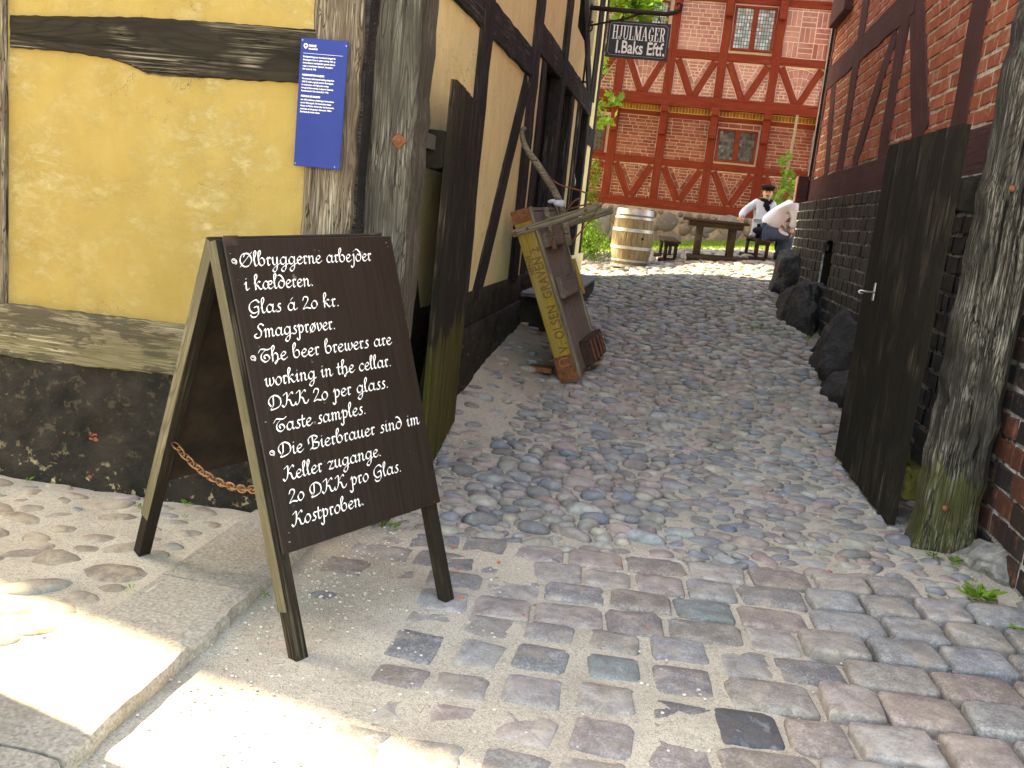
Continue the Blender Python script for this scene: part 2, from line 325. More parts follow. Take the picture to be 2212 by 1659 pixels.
M_bbr=mat_brick('half_tarred_red_brick',[(.016,.017,.02),(.035,.022,.02),(.02,.02,.022),(.10,.038,.026)],(.24,.10,.06),.5,rough=.7,bump=.9)
M_bmort=mat_noise('tarred_mortar',(.015,.016,.018),(.42,.41,.40),11.,.9,.8,.02,lo=.38,hi=.56)
M_fb=mat_brick('far_red_brick',[(.15,.034,.022),(.215,.055,.034),(.175,.040,.025),(.27,.085,.055)],(.40,.22,.17),.3,bump=.2)
M_fbu=mat_brick('hazed_red_brick',[(.21,.060,.042),(.29,.095,.07),(.24,.075,.052),(.35,.14,.10)],(.50,.34,.29),.5,bump=.2,haze=.55,hazecol=(.42,.24,.20))  # paler upper copy of the red brick, bright haze put into its colour
M_fm=mat_plain('white_pointing',(.60,.44,.37),.9)
M_ob=mat_brick('ochre_brick',[(.24,.10,.015),(.30,.13,.02),(.20,.075,.012)],(.5,.4,.2),.1,bump=.2)
M_om=mat_plain('yellow_pointing',(.55,.44,.18),.9)
M_sand=None
def mat_sand():
    m,nt,p=newmat('sandy_gravel'); N=NT(nt); w=N.coord('World',(1,1,1),False)
    n=N.tex('Noise',w,Scale=160.,Detail=3.,Roughness=.7); n2=N.tex('Noise',w,Scale=3.,Detail=6.,Roughness=.65); n3=N.tex('Noise',w,Scale=420.,Detail=2.)
    col=N.mix(N.ramp(n2.outputs['Fac'],[(.35,0),(.65,1)]),(.43,.385,.315),(.57,.51,.42))
    col=N.mix(N.ramp(n.outputs['Fac'],[(.34,.75),(.46,0)]),col,(.16,.135,.105)); col=N.mix(N.ramp(n.outputs['Fac'],[(.58,0),(.68,.8)]),col,(.74,.69,.60))
    col=N.mix(N.ramp(n3.outputs['Fac'],[(.68,0),(.71,.9)]),col,(.85,.82,.76))
    n7=N.tex('Noise',w,Scale=55.,Detail=5.,Roughness=.75); col=N.mix(N.ramp(n7.outputs['Fac'],[(.36,.55),(.5,0)]),col,(.26,.22,.17)); col=N.mix(N.ramp(n7.outputs['Fac'],[(.58,0),(.7,.5)]),col,(.66,.60,.50))
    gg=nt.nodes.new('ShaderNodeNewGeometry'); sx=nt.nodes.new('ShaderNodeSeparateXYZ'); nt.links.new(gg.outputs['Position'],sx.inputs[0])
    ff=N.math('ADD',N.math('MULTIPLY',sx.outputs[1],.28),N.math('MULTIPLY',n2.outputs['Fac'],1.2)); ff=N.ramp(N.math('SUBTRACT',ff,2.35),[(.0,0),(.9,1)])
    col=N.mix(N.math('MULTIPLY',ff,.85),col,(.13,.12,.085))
    setp(nt,p,col,.95,.2); h=N.math('ADD',N.math('MULTIPLY',n.outputs['Fac'],1.),N.math('MULTIPLY',n3.outputs['Fac'],.4)); N.bump(h,p,.9,.006); return m
M_sand=mat_sand()
ST_GR=[(0, (0.256, 0.236, 0.223)), (0.15, (0.298, 0.233, 0.226)), (0.3, (0.192, 0.216, 0.246)), (0.45, (0.336, 0.301, 0.273)), (0.6, (0.264, 0.266, 0.262)), (0.74, (0.173, 0.202, 0.237)), (0.88, (0.298, 0.239, 0.225)), (1, (0.354, 0.337, 0.318))]
ST_CB=[(0, (0.252, 0.242, 0.231)), (0.14, (0.345, 0.239, 0.216)), (0.28, (0.15, 0.195, 0.255)), (0.4, (0.344, 0.326, 0.271)), (0.54, (0.229, 0.264, 0.289)), (0.66, (0.34, 0.262, 0.242)), (0.78, (0.136, 0.182, 0.24)), (0.9, (0.399, 0.366, 0.284)), (1, (0.27, 0.29, 0.298))]
M_sett=mat_stone('granite_sett',ST_GR,.55,.35)
M_settd=mat_stone('dark_basalt',[(0,(.035,.042,.055)),(1,(.05,.058,.072))],.12,.0)
M_settb=mat_stone('blue_green_granite',[(0,(.13,.18,.20)),(1,(.17,.22,.23))],.35,.1)
M_cob=mat_stone('fieldstone_cobble',ST_CB,.25,.25,rough=.6)
M_cobs=mat_stone('sandy_fieldstone',[(0,(.30,.25,.19)),(.25,(.36,.27,.20)),(.5,(.25,.24,.21)),(.75,(.38,.31,.23)),(1,(.28,.22,.18))],.2,.75,rough=.85)
M_slab=mat_noise('grey_granite_slab',(.22,.195,.165),(.46,.42,.36),75.,.9,.6,.006,c=(.42,.34,.23),cfac=.45)
M_rock=mat_noise('black_boulder',(.004,.004,.005),(.018,.018,.019),9.,.7,1.,.06,spec=.4,c=(.035,.034,.02),cfac=.6)
M_rockg=mat_noise('grey_boulder',(.09,.09,.09),(.30,.29,.27),12.,.8,.7,.02,c=(.12,.12,.05),cfac=.5)
M_fnd=mat_stone('foundation_fieldstone',[(0,(.06,.052,.05)),(.2,(.22,.13,.09)),(.4,(.10,.095,.09)),(.6,(.24,.16,.11)),(.8,(.13,.12,.11)),(1,(.20,.175,.15))],.15,0,.8,.35)
M_fndm=mat_noise('foundation_mortar',(.24,.19,.15),(.40,.33,.27),14.,.95,.5,.02)
M_stave=mat_wood('barrel_oak',(.13,.10,.06),(.26,.21,.135),(.40,.34,.24),.5,50,.35,length=2.,bump=.3)
M_table=mat_wood('dark_table_wood',(.030,.023,.017),(.075,.056,.040),(.16,.125,.085),.4,50,.6,bump=.4)
M_step=mat_noise('worn_stone_step',(.10,.10,.11),(.24,.235,.24),11.,.75,.4,.01,c=(.05,.05,.05),cfac=.4)
M_stepd=mat_noise('black_stone_step_face',(.010,.010,.009),(.045,.04,.032),8.,.8,.8,.02)
def mat_leaf(name,a,b,trans=.45):
    m,nt,p=newmat(name); N=NT(nt); r=N.rand(); col=N.mix(r,a,b); setp(nt,p,col,.55,.3)
    tr=nt.nodes.new('ShaderNodeBsdfTranslucent'); nt.links.new(col,tr.inputs[0]); mx=nt.nodes.new('ShaderNodeMixShader'); mx.inputs[0].default_value=trans
    nt.links.new(p.outputs[0],mx.inputs[1]); nt.links.new(tr.outputs[0],mx.inputs[2]); nt.links.new(mx.outputs[0],nt.nodes['Material Output'].inputs[0]); return m
M_leaf=mat_leaf('fresh_green_leaf',(.085,.20,.02),(.19,.36,.04))
M_leafd=mat_leaf('darker_green_leaf',(.035,.10,.015),(.09,.20,.03))
M_grass=mat_leaf('short_grass',(.10,.20,.02),(.22,.34,.05),.3)
M_glass=mat_noise('old_leaded_glass',(.05,.06,.06),(.16,.18,.18),3.,.12,.05,kind='World',spec=.8)
def mat_pane(name,stops):
    m,nt,p=newmat(name); N=NT(nt); r=N.rand(); setp(nt,p,N.ramp(r,stops),.2,.3); return m
M_pane=mat_pane('dark_glass_pane',[(0,(.02,.022,.02)),(.4,(.045,.045,.04)),(.7,(.035,.045,.045)),(.9,(.07,.065,.05)),(1,(.12,.11,.09))])
M_paneu=mat_pane('painted_sky_pane',[(0,(.14,.15,.16)),(.3,(.26,.25,.22)),(.6,(.20,.28,.30)),(.8,(.34,.40,.42)),(1,(.42,.46,.46))])  # pale tones paint the sky's reflection into the pane colour
M_lead=mat_plain('lead_came',(.06,.05,.045),.7)
M_skin=mat_noise('skin',(.42,.22,.15),(.52,.29,.20),20.,.6,.05,kind='Object')
M_hair=mat_plain('dark_hair',(.03,.025,.022),.8)
M_beard=mat_plain('grey_beard',(.28,.23,.20),.9)
M_cap=mat_plain('black_felt',(.008,.008,.010),.95,.1)
M_jean=mat_noise('blue_denim',(.025,.045,.085),(.05,.08,.135),12.,.9,.2)
M_navyt=mat_plain('navy_trousers',(.008,.010,.022),.9,.1)
M_shoe=mat_plain('dark_shoe_leather',(.02,.02,.022),.6)
M_sole=mat_plain('shoe_sole',(.10,.10,.10),.8)
M_vine=mat_wood('vine_pole_bark',(.18,.13,.08),(.33,.26,.17),(.45,.38,.27),.5,40,.3)
M_tile=mat_brick('clay_tile',[(.20,.06,.03),(.28,.09,.045)],(.2,.15,.1),.2)
M_core=mat_plain('unlit_interior_black',(.012,.011,.010),.9,.1)  # near-black colour stands for the shade inside walls, niche and bung hole
M_street=mat_plaster('pale_limewash',(.62,.55,.42),(.7,.65,.55),(.5,.44,.33),.4)

# ---------------- ground ----------------
PY=[-60,4.5,5.5,6.5,7.5,9,11,13,15,16.5,21,60]; PZ=[0,0,.03,.09,.17,.30,.46,.64,.82,.93,1.17,1.3]
TY=[-60,8,16,21,60]; TZ=[0,.01,.10,.12,.0]
def g(x,y):
    "height of the ground (works on arrays)"
    x=np.asarray(x,float);y=np.asarray(y,float)
    z=np.interp(y,PY,PZ)+np.interp(y,TY,TZ)*np.clip(x,-5,4)
    s=lambda t:np.clip(t,0,1)**2*(3-2*np.clip(t,0,1))
    z=z-.09*np.clip(.35-x,0,1.6)*s((y-11)/4)*s((20-y)/3)
    z=z+.16*s((-.75-x)/.65)*s((y-5.6)/1.4)*s((11.5-y)/2)                      # sand banked against the left wall
    z=z+.05*s((-1.50-x)/.2)*s((3.9-y)/.5+.6)*(y<4.6)                          # level of the footpath behind the kerb slab
    z=z-.012*np.exp(-((x+1.25)/.18)**2)*s((3.4-y)/.6)                          # gutter beside the kerb
    z=z+.04*np.exp(-((x-1.5)/.5)**2-((y-4.4)/.5)**2)
    return z
def gn(x,y,amp=1.):
    s=lambda t:np.clip(t,0,1)**2*(3-2*np.clip(t,0,1))
    return g(x,y)-.020*s((x-.55)/.6)*s((4.25+.085*x-y)/.2)+amp*(.006*np.sin(x*7.3+y*3.1)*np.cos(y*6.1-x*2.3)+.004*np.sin(x*17.7)*np.sin(y*15.1+x*3))
def axis(segs):
    out=[]
    for a,b,s in segs: out+=list(np.arange(a,b-1e-6,s))
    return np.array(out+[segs[-1][1]])
gx_=axis([(-150,-20,26),(-20,-5,1.5),(-5,-2.6,.2),(-2.6,2.8,.045),(2.8,5,.2),(5,20,1.5),(20,150,26)])
gy_=axis([(-150,-5,25),(-5,1.5,.5),(1.5,7,.045),(7,22,.12),(22,40,3),(40,150,27)])
GX,GY=np.meshgrid(gx_,gy_); GZ=gn(GX,GY)+RNG.normal(0,.0016,GX.shape)*(np.abs(GX)<3)
nx,ny=len(gx_),len(gy_)
V=np.stack([GX.ravel(),GY.ravel(),GZ.ravel()],1)
idx=np.arange(nx*ny).reshape(ny,nx); Fq=np.stack([idx[:-1,:-1],idx[:-1,1:],idx[1:,1:],idx[1:,:-1]],-1).reshape(-1,4)
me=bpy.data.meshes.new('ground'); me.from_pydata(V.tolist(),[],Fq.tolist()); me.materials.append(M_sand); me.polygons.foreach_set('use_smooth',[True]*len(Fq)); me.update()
GROUND=link('ground',me,kind='structure')

# stones ------------------------------------------------------------
def ico(sub):
    bm=bmesh.new(); bmesh.ops.create_icosphere(bm,subdivisions=sub,radius=1); bm.verts.index_update()
    v=np.array([q.co[:] for q in bm.verts]); f=[[l.index for l in p.verts] for p in bm.faces]; bm.free(); return v,f
ICO1,ICO1F=ico(1); ICO2,ICO2F=ico(2); ICO3,ICO3F=ico(3)
def cobble_proto(seed,base=ICO2):
    r=np.random.default_rng(seed); v=base.copy(); 
    k=r.normal(size=(4,3)); ph=r.uniform(0,6,4)
    d=1+sum(.10*np.sin(v@k[i]*1.6+ph[i]) for i in range(4)); v=v*d[:,None]
    p=np.sign(v[:,:2])*np.abs(v[:,:2])**.85; v[:,:2]=p
    v[:,2]=np.where(v[:,2]>0,np.abs(v[:,2])**.8,v[:,2]); return v
protos=[cobble_proto(i) for i in range(14)]
pmesh=[];pmeshs=[]
for i,v in enumerate(protos):
    m_=mesh('cobblestone',v.tolist(),ICO2F,M_cob,smooth=True); pmesh.append(m_); m2=m_.copy(); m2.materials[0]=M_cobs; pmeshs.append(m2)
def stone_mesh(w,l,h,seed,mat,name):
    "dressed sett, w along x, l along y, worn top with rounded uneven edges"
    r=random.Random(seed); n=5; V=[];Fc=[]
    def outline(sc,z,dz):
        pts=[]
        for i in range(16):
            a=2*math.pi*(i+.5)/16; c,s_=math.cos(a),math.sin(a); e=.24
            x=math.copysign(abs(c)**e,c)*w/2*sc; y=math.copysign(abs(s_)**e,s_)*l/2*sc
            pts.append((x*jx[i],y*jy[i],z+r.uniform(-dz,dz)))
        return pts
    jx=[1+r.uniform(-.09,.05) for _ in range(16)]; jy=[1+r.uniform(-.09,.05) for _ in range(16)]
    rings=[outline(1.0,-h,0),outline(1.02,-.016,.003),outline(.975,-.005,.002),outline(.90,0,.0015),outline(.5,.003,.002)]
    for i,q in enumerate(rings):
        V+=q
        if i:
            o=(i-1)*16
            for k in range(16): Fc.append((o+k,o+(k+1)%16,o+16+(k+1)%16,o+16+k))
    V.append((0,0,.003)); c=len(V)-1; o=64
    for k in range(16): Fc.append((o+k,o+(k+1)%16,c))
    return mesh(name,V,Fc,mat,smooth=True)
setts=[]
def add_sett(cx,cy,w,l,rz,dz=0,mat=None):
    for (px_,py_,mm) in ((.49,2.84,M_settd),(-.04,3.0,M_settb),(.30,4.07,M_settb),(.33,3.62,M_settb)):
        if abs(cx-px_)<.11 and abs(cy-py_)<.10 and (mm is not M_settd or cy>2.76): mat=mm; dz=max(dz,.008)
    z=float(g(cx,cy))+dz
    gx1=(float(g(cx+.05,cy))-float(g(cx-.05,cy)))/.1; gy1=(float(g(cx,cy+.05))-float(g(cx,cy-.05)))/.1
    M=Matrix.Translation((cx,cy,z))@Matrix.Rotation(rz,4,'Z')@Matrix.Rotation(gy1+random.uniform(-.025,.025),4,'X')@Matrix.Rotation(-gx1+random.uniform(-.02,.02),4,'Y')
    link('granite_sett',stone_mesh(w,l,.09,random.random(),mat or M_sett,'granite_sett'),GROUND,M)
    setts.append((cx,cy,max(w,l)))
nset=0
# region A: courses running across the lane
y=4.20; k=0
while y>1.75:
    dep=random.uniform(.205,.235); x=-1.28+random.uniform(0,.1) 
    x_start=-1.28 if y>3.42 else .33
    x=x_start+random.uniform(0,.08)
    while x<2.35:
        w=random.uniform(.21,.31); cx=x+w/2; cy=y-dep/2+.085*(cx)-(.0 if cx>-.5 else 0)
        far=(cx<-.45)
        lim=4.0+.12*cx
        up=random.uniform(.006,.02)+(.022 if cx>.75 else 0)-(.010 if cx<-.35 else 0)-(.006 if cx<-.8 else 0)
        if cy<4.28 and random.random()>(.10 if cx<-.7 else 0) and not (cx>1.25 and cy>4.05) and (cx<1.75 or cy<4.0):
            add_sett(cx,cy,w-random.uniform(.008,.026),dep-random.uniform(.006,.024),.085+random.uniform(-.04,.04),up)
        x+=w
    y-=dep; k+=1
# region B: the patch in front laid in columns
x=-1.05
while x<.33:
    w=random.uniform(.215,.25); y=3.40+.085*x+random.uniform(-.03,.0)
    while y>1.6:
        l=random.uniform(.19,.30); cx=x+w/2; up=random.uniform(.0,.012)-(.008 if cx<-.62 else 0)-(.008 if cx<-.8 else 0)
        dk=(abs(cx-.12)<.1 and abs(y-2.8)<.14)
        add_sett(cx+random.uniform(-.01,.01),y-l/2,w-random.uniform(.035,.055),l-random.uniform(.03,.05),random.uniform(-.06,.10),up)
        y-=l
    x+=w
for (cx,cy,w,l) in ((.30,2.96,.2,.15),):
    pass
# cobbles ------------------------------------------------------------
grid={}
def free(x,y,r):
    cx,cy=int(x/.2),int(y/.2)
    for a in range(cx-2,cx+3):
        for b in range(cy-2,cy+3):
            for (u,v,q) in grid.get((a,b),()):
                if ((x-u)/1.18)**2+((y-v)*1.15)**2<((r+q)*.86)**2: return False
    return True
def put(x,y,r): grid.setdefault((int(x/.2),int(y/.2)),[]).append((x,y,r))
for (cx,cy,s_) in setts: put(cx-.06,cy,s_*.42); put(cx+.06,cy,s_*.42)
def wallx(y): return -1.36 if y<15.2 else -6
cands=[]
def zone(n,x0,x1,y0,y1,rmin,rmax,keep=lambda x,y:1.):
    for _ in range(n):
        x=random.uniform(x0,x1); y=random.uniform(y0,y1)
        if random.random()>keep(x,y): continue
        r=random.uniform(rmin,rmax)
        if free(x,y,r): put(x,y,r); cands.append((x,y,r))
def kp(x,y):
    if y<4.0+.08*x: return 0
    if x<-.9 and 5.6<y<9: return .06
    if x<-.6 and y<8.3 and y>5.5: return .5
    if x>1.75: return 0
    if x>1.1 and y<4.6: return .25
    return 1
zone(900,-1.2,1.6,4.0,9.2,.055,.072,kp); zone(16000,-1.3,1.65,4.0,9.2,.034,.052,kp)
zone(3000,-1.3,1.6,9,15.2,.055,.075,kp); zone(14000,-1.3,1.6,9,15.2,.038,.06,kp)
zone(9000,-4.5,4.5,15.2,18.6,.055,.09,kp); zone(7000,-4.5,4.5,15.2,18.8,.045,.06,kp)
zone(160,-3.9,-1.85,2.0,3.86,.065,.095,lambda x,y:1); zone(700,-3.9,-1.82,1.8,3.86,.035,.06,lambda x,y:.7)
camp=np.array([0,0,H0])
cands.sort(key=lambda c:-(c[2]/math.dist((c[0],c[1],0),(0,0,H0))))
bigV=[];bigF=[];off=0
for i,(x,y,r) in enumerate(cands):
    z=float(g(x,y)); rx=r*random.uniform(1.05,1.45); ry=r*random.uniform(.62,.95); rz_=r*random.uniform(.34,.6); rot=random.gauss(0,.28 if y>4.6 else .6)
    lift=.20 if y>6 else .08
    if x<-1.7: rot=random.uniform(-.5,.9); lift=-.30; rz_=r*.42
    if -.9<x<.15 and 4.3<y<6.0: lift=.30; rz_=r*.72      # the heap of loose high stones beside the gutter
    if y>8.5: lift=.38
    M=Matrix.Translation((x,y,z+rz_*(lift-.35)))@Matrix.Rotation(rot,4,'Z')@Matrix.Rotation(random.gauss(.0,.12),4,'X')@Matrix.Rotation(random.gauss(0,.08),4,'Y')@Matrix.Diagonal((rx,ry,rz_,1))
    if i<300:
        link('cobblestone',(pmeshs if x<-1.7 else pmesh)[i%14],GROUND,M)
    else:
        A=np.array(M); b=protos[i%14] if y<11 else cobble_proto.__defaults__[0] if False else protos[i%14]
        vv=b@A[:3,:3].T+A[:3,3]; bigV.append(vv); bigF.append(np.array(ICO2F)+off); off+=len(b)
bv=np.concatenate(bigV);bf=np.concatenate(bigF)
me=bpy.data.meshes.new('cobblestones'); me.vertices.add(len(bv)); me.vertices.foreach_set('co',bv.ravel()); me.loops.add(bf.size); me.loops.foreach_set('vertex_index',bf.ravel().astype(np.int32))
me.polygons.add(len(bf)); me.polygons.foreach_set('loop_start',np.arange(0,bf.size,3,dtype=np.int32)); me.polygons.foreach_set('use_smooth',np.ones(len(bf),bool)); me.materials.append(M_cob); me.update(calc_edges=True); me.validate()
link('cobblestones',me,GROUND,kind='stuff')
# loose grit and brick crumbs
acc=Acc(); 
for _ in range(2600):
    x=random.uniform(-1.3,1.9) if random.random()<.6 else random.gauss(-1.15,.12); y=random.uniform(2.0,6.5); s_=random.uniform(.002,.008); z=float(g(x,y))+.004
    acc.add((ICO1*s_*[1,random.uniform(.6,1),.6]).tolist(),ICO1F,Matrix.Translation((x,y,z)))
acc.obj('loose_grit',mat_noise('grit',(.25,.22,.18),(.7,.66,.6),30.,.9,.1),GROUND,kind='stuff')
acc=Acc(); cr=[(-.78,3.95),(-.70,3.70),(-.62,3.42),(-.36,3.35),(-.55,3.85),(-.02,4.05),(.12,3.42),(.95,4.33),(.6,4.2)]
for x,y in cr:
    acc.add((ICO1*random.uniform(.008,.014)*[1,.8,.6]).tolist(),ICO1F,Matrix.Translation((x,y,float(g(x,y))+.012)))
acc.obj('brick_crumbs',mat_plain('brick_crumb',(.42,.12,.05),.9),GROUND,kind='stuff')
V=[];F_=[]
for _ in range(130):
    x=random.uniform(-1.3,1.8); y=random.uniform(2.1,8.5); a=random.uniform(0,6.28); L=random.uniform(.015,.06); z=float(g(x,y))+.012; o=len(V); w=.0014
    V+=[(x-w*math.sin(a),y+w*math.cos(a),z),(x+w*math.sin(a),y-w*math.cos(a),z),(x+L*math.cos(a)+w*math.sin(a),y+L*math.sin(a)-w*math.cos(a),z+.004),(x+L*math.cos(a),y+L*math.sin(a),z+.004)]; F_.append((o,o+1,o+2,o+3))
link('straw_and_twigs',mesh('straw_and_twigs',V,F_,mat_plain('dry_straw',(.20,.14,.07),.9)),GROUND,kind='stuff')
# kerb slabs
def slab(x0,x1,y0,y1,z,seed):
    bm=bmesh.new(); r=random.Random(seed); nx_=6; ny_=int((y1-y0)/.05)
    vs=[[None]*(nx_+1) for _ in range(ny_+1)]
    V=[];Fc=[]
    for j in range(ny_+1):
        yy=y0+(y1-y0)*j/ny_; e=r.uniform(-.004,.004)+.003*math.sin(j*.9)
        for i in range(nx_+1):
            t=i/nx_; xx=x0+(x1-x0)*t+(e if i==nx_ else 0); zz=z+r.uniform(-.002,.002)-(.008 if i==nx_ else 0)
            V.append((xx,yy,zz))
    o=len(V)
    for j in range(ny_+1): V.append((V[j*(nx_+1)+nx_][0]+.008+r.uniform(-.004,.006),V[j*(nx_+1)+nx_][1],z-.03))
    o2=len(V)
    for j in range(ny_+1): V.append((V[o+j][0]-.004,V[o+j][1],z-.12))
    for j in range(ny_):
        for i in range(nx_): a=j*(nx_+1)+i; Fc.append((a,a+1,a+nx_+2,a+nx_+1))
        a=j*(nx_+1)+nx_; b=(j+1)*(nx_+1)+nx_
        Fc.append((a,o+j,o+j+1,b)); Fc.append((o+j,o2+j,o2+j+1,o+j+1))
    # ends and back
    v2=len(V); V+=[(x0,y0,z-.12),(x0,y1,z-.12)]
    Fc.append(tuple([v2]+[o2]+[o]+[i for i in range(nx_,-1,-1)])); e=ny_*(nx_+1)
    Fc.append(tuple([v2+1]+[e+i for i in range(nx_+1)]+[o+ny_,o2+ny_])); Fc.append(tuple([v2]+[j*(nx_+1) for j in range(ny_+1)]+[v2+1]))
    m_=mesh('kerb_slab',V,Fc,M_slab); return m_
link('kerb_slab',slab(-1.735,-1.372,3.105,3.93,.036,1),GROUND)
link('kerb_slab',slab(-1.73,-1.366,1.98,3.095,.038,2),GROUND)
link('kerb_slab',slab(-1.73,-1.366,.6,1.965,.038,3),GROUND)
# ---------------- building helpers ----------------
def MFx(y): return Matrix(((1,0,0,0),(0,0,-1,y),(0,1,0,0),(0,0,0,1)))       # faces the camera: (u,v)->(X,Z)
def MLx(x): return Matrix(((0,0,1,x),(1,0,0,0),(0,1,0,0),(0,0,0,1)))        # faces +X: (u,v)->(Y,Z)
def MRx(x): return Matrix(((0,0,-1,x),(-1,0,0,0),(0,1,0,0),(0,0,0,1)))      # faces -X: (u,v)->(-Y,Z)
def rect(a,b,c,d): return [(a,c),(b,c),(b,d),(a,d)]
def courses(u0,u1,v0,v1,ch,bl,gap,rr,jit=0.,heads=.0):
    out=[]; v=v0; k=0
    while v<v1-.01:
        h=min(ch,v1-v); u=u0-(.5*bl if k%2 else 0)-rr.uniform(0,.15)*bl
        while u<u1:
            l=bl*(rr.uniform(.88,1.1) if rr.random()>heads else .52); a,b=max(u,u0)+gap/2,min(u+l,u1)-gap/2
            if b-a>.02:
                j=lambda:rr.uniform(-jit,jit)
                out.append([(a+j(),v+gap/2+j()),(b+j(),v+gap/2+j()),(b+j(),v+h-gap/2+j()),(a+j(),v+h-gap/2+j())])
            u+=l
        v+=ch; k+=1
    return out
def lay(parent,M,polys,depth,mat,name='brick',limit=300,ch=.003,proud=.004,rr=random):
    items=[]
    for p in polys:
        if len(p)<3 or abs(area(p))<2e-4: continue
        if area(p)<0: p=p[::-1]
        cx=sum(q[0] for q in p)/len(p); cy=sum(q[1] for q in p)/len(p); c=M@Vector((cx,cy,0))
        items.append(((c-Vector((0,0,H0))).length/math.sqrt(abs(area(p))+1e-6),p,cx,cy))
    items.sort(key=lambda t:t[0]); acc=Acc()
    for i,(_,p,cx,cy) in enumerate(items):
        v,f=prism_vf([(a-cx,b-cy) for a,b in p],depth,ch); o=rr.uniform(0,proud)
        MM=M@Matrix.Translation((cx,cy,o))@Matrix.Rotation(rr.uniform(-1,1)*proud*1.5,4,'X')@Matrix.Rotation(rr.uniform(-1,1)*proud*1.5,4,'Y')
        if i<limit: link(name,mesh(name,v,f,mat),parent,MM)
        else: acc.add(v,f,MM)
    acc.obj(name+'s_beyond',mat,parent,kind='stuff')
# =============== yellow half-timbered house, left ===============
YH=thing('yellow_house',(-1.38,3.95,0),'ochre yellow half-timbered house with black tarred base, left of the alley','house')
XL=-1.38; YF=3.95
box('wall_core',(-5.7,YF+.14,-.3),(XL-.14,14.9,8.2),M_core,YH)
box('end_wall',(-5.7,14.85,-.3),(XL-.02,15.02,8.2),M_yel2,YH)
box('side_wall',(-5.85,YF+.02,-.3),(-5.7,15.0,8.2),M_street,YH)
# front face plaster (two fields), beam, sill, plinth
MF=MFx(YF+.012)
def ground_u(x,dz=0): return dz
prism('plaster_panel',rect(-5.75,-1.56,.80,2.12),.13,MF,M_yel,YH)
prism('plaster_panel',rect(-5.75,-1.56,2.12,3.9),.13,MFx(YF+.0125),M_yel,YH)
prism('plaster_panel',rect(-5.75,-1.56,4.1,8.2),.13,MF,M_yel,YH)
def fpoly(pts,yy=YF): return [(p.x,p.z) for p in [at(x,y,1,yy) for x,y in pts]]
def rough_poly(poly,step,amp,rr):
    out=[]
    for i in range(len(poly)):
        p,q=poly[i],poly[(i+1)%len(poly)]; L=math.dist(p,q); n=max(1,int(L/step))
        for k in range(n):
            t=k/n; out.append((p[0]+(q[0]-p[0])*t+(rr.uniform(-amp,amp) if k else 0),p[1]+(q[1]-p[1])*t+(rr.uniform(-amp,amp) if k else 0)))
    return out
rb=random.Random(3)
top=[(20,32),(130,34),(300,36),(400,43),(500,49),(600,58),(700,66)]; bot=[(20,102),(133,110),(233,125),(290,146),(317,160),(433,168),(633,178),(700,182)]
pl=fpoly([(x,y) for x,y in bot]+[(x,y) for x,y in top[::-1]])
prism('wall_beam',rough_poly(pl,.03,.003,rb),.12,Matrix.Translation((0,0,0))@MFx(YF-.004),M_beam,YH,ch=.008,label='warped black-brown beam sagging to the right')
pl=[(-1.60,pl[0][1])]
sp=fpoly([(-40,757),(87,779),(200,792),(370,808),(560,838),(700,855),(700,735),(540,718),(393,700),(200,678),(0,653),(-40,649)])
prism('sill_beam',rough_poly(sp,.03,.004,rb),.16,MFx(YF-.03),M_beamL,YH,ch=.01,label='pale weathered sill beam with flaking dark paint')
timber('wall_beam',(-5.8,YF,2.08),(-3.25,YF,2.10),.26,.12,(0,-1,0),M_beam,YH)
timber('sill_beam',(-5.8,YF-.02,.75),(-3.13,YF-.02,.735),.22,.14,(0,-1,0),M_beamL,YH)
timber('timber_post',(-3.165,YF-.01,.84),(-3.165,YF-.01,8),.22,.13,(0,-1,0),M_post,YH,label='leftmost post of the front')
for x in (-4.4,-5.75): timber('timber_post',(x,YF-.01,.84),(x,YF-.01,8),.2,.13,(0,-1,0),M_post,YH)
timber('corner_post',(-1.495,YF-.012,.60),(-1.50,YF-.012,8),.22,.24,(0,-1,0),M_post,YH,jit=.010,step=.12,ch=.02,label='cracked grey-brown corner post behind the blue sign')
box('dark_corner_strip',(-1.42,3.985,.0),(-1.372,4.4,8),M_dark,YH)  # dark strip put in for the shaded gap beside the corner post
# plinth front, rough surface
def rough_slab(name,M,u0,u1,v0,v1,d,mat,parent,step=.05,amp=.012,seed=1,**k):
    r=np.random.default_rng(seed); nu=max(2,int((u1-u0)/step)); nv=max(2,int((v1-v0)/step)); V=[];Fc=[]
    zz=r.normal(0,1,(nv+1,nu+1)); zz=(zz+np.roll(zz,1,0)+np.roll(zz,1,1)+np.roll(zz,-1,0)+np.roll(zz,-1,1))/3*amp
    for j in range(nv+1):
        for i in range(nu+1): V.append((u0+(u1-u0)*i/nu,v0+(v1-v0)*j/nv,float(zz[j,i])))
    for j in range(nv):
        for i in range(nu): a=j*(nu+1)+i; Fc.append((a,a+1,a+nu+2,a+nu+1))
    o=len(V); V+=[(u0,v0,-d),(u1,v0,-d),(u1,v1,-d),(u0,v1,-d)]
    Fc+= [tuple([o,o+1]+[i for i in range(nu,-1,-1)]),tuple([o+2,o+3]+[nv*(nu+1)+i for i in range(nu+1)]),tuple([o+3,o]+[j*(nu+1) for j in range(nv+1)]),tuple([o+1,o+2]+[j*(nu+1)+nu for j in range(nv,-1,-1)]),(o+3,o+2,o+1,o)]
    return link(name,mesh(name,V,Fc,mat,smooth=True),parent,M,**k)
rough_slab('plinth',MFx(YF-.02),-5.8,-1.42,-.15,.655,.15,M_tarp,YH,amp=.009,seed=5,label='black tarred brick base with flaked lime along the ground')
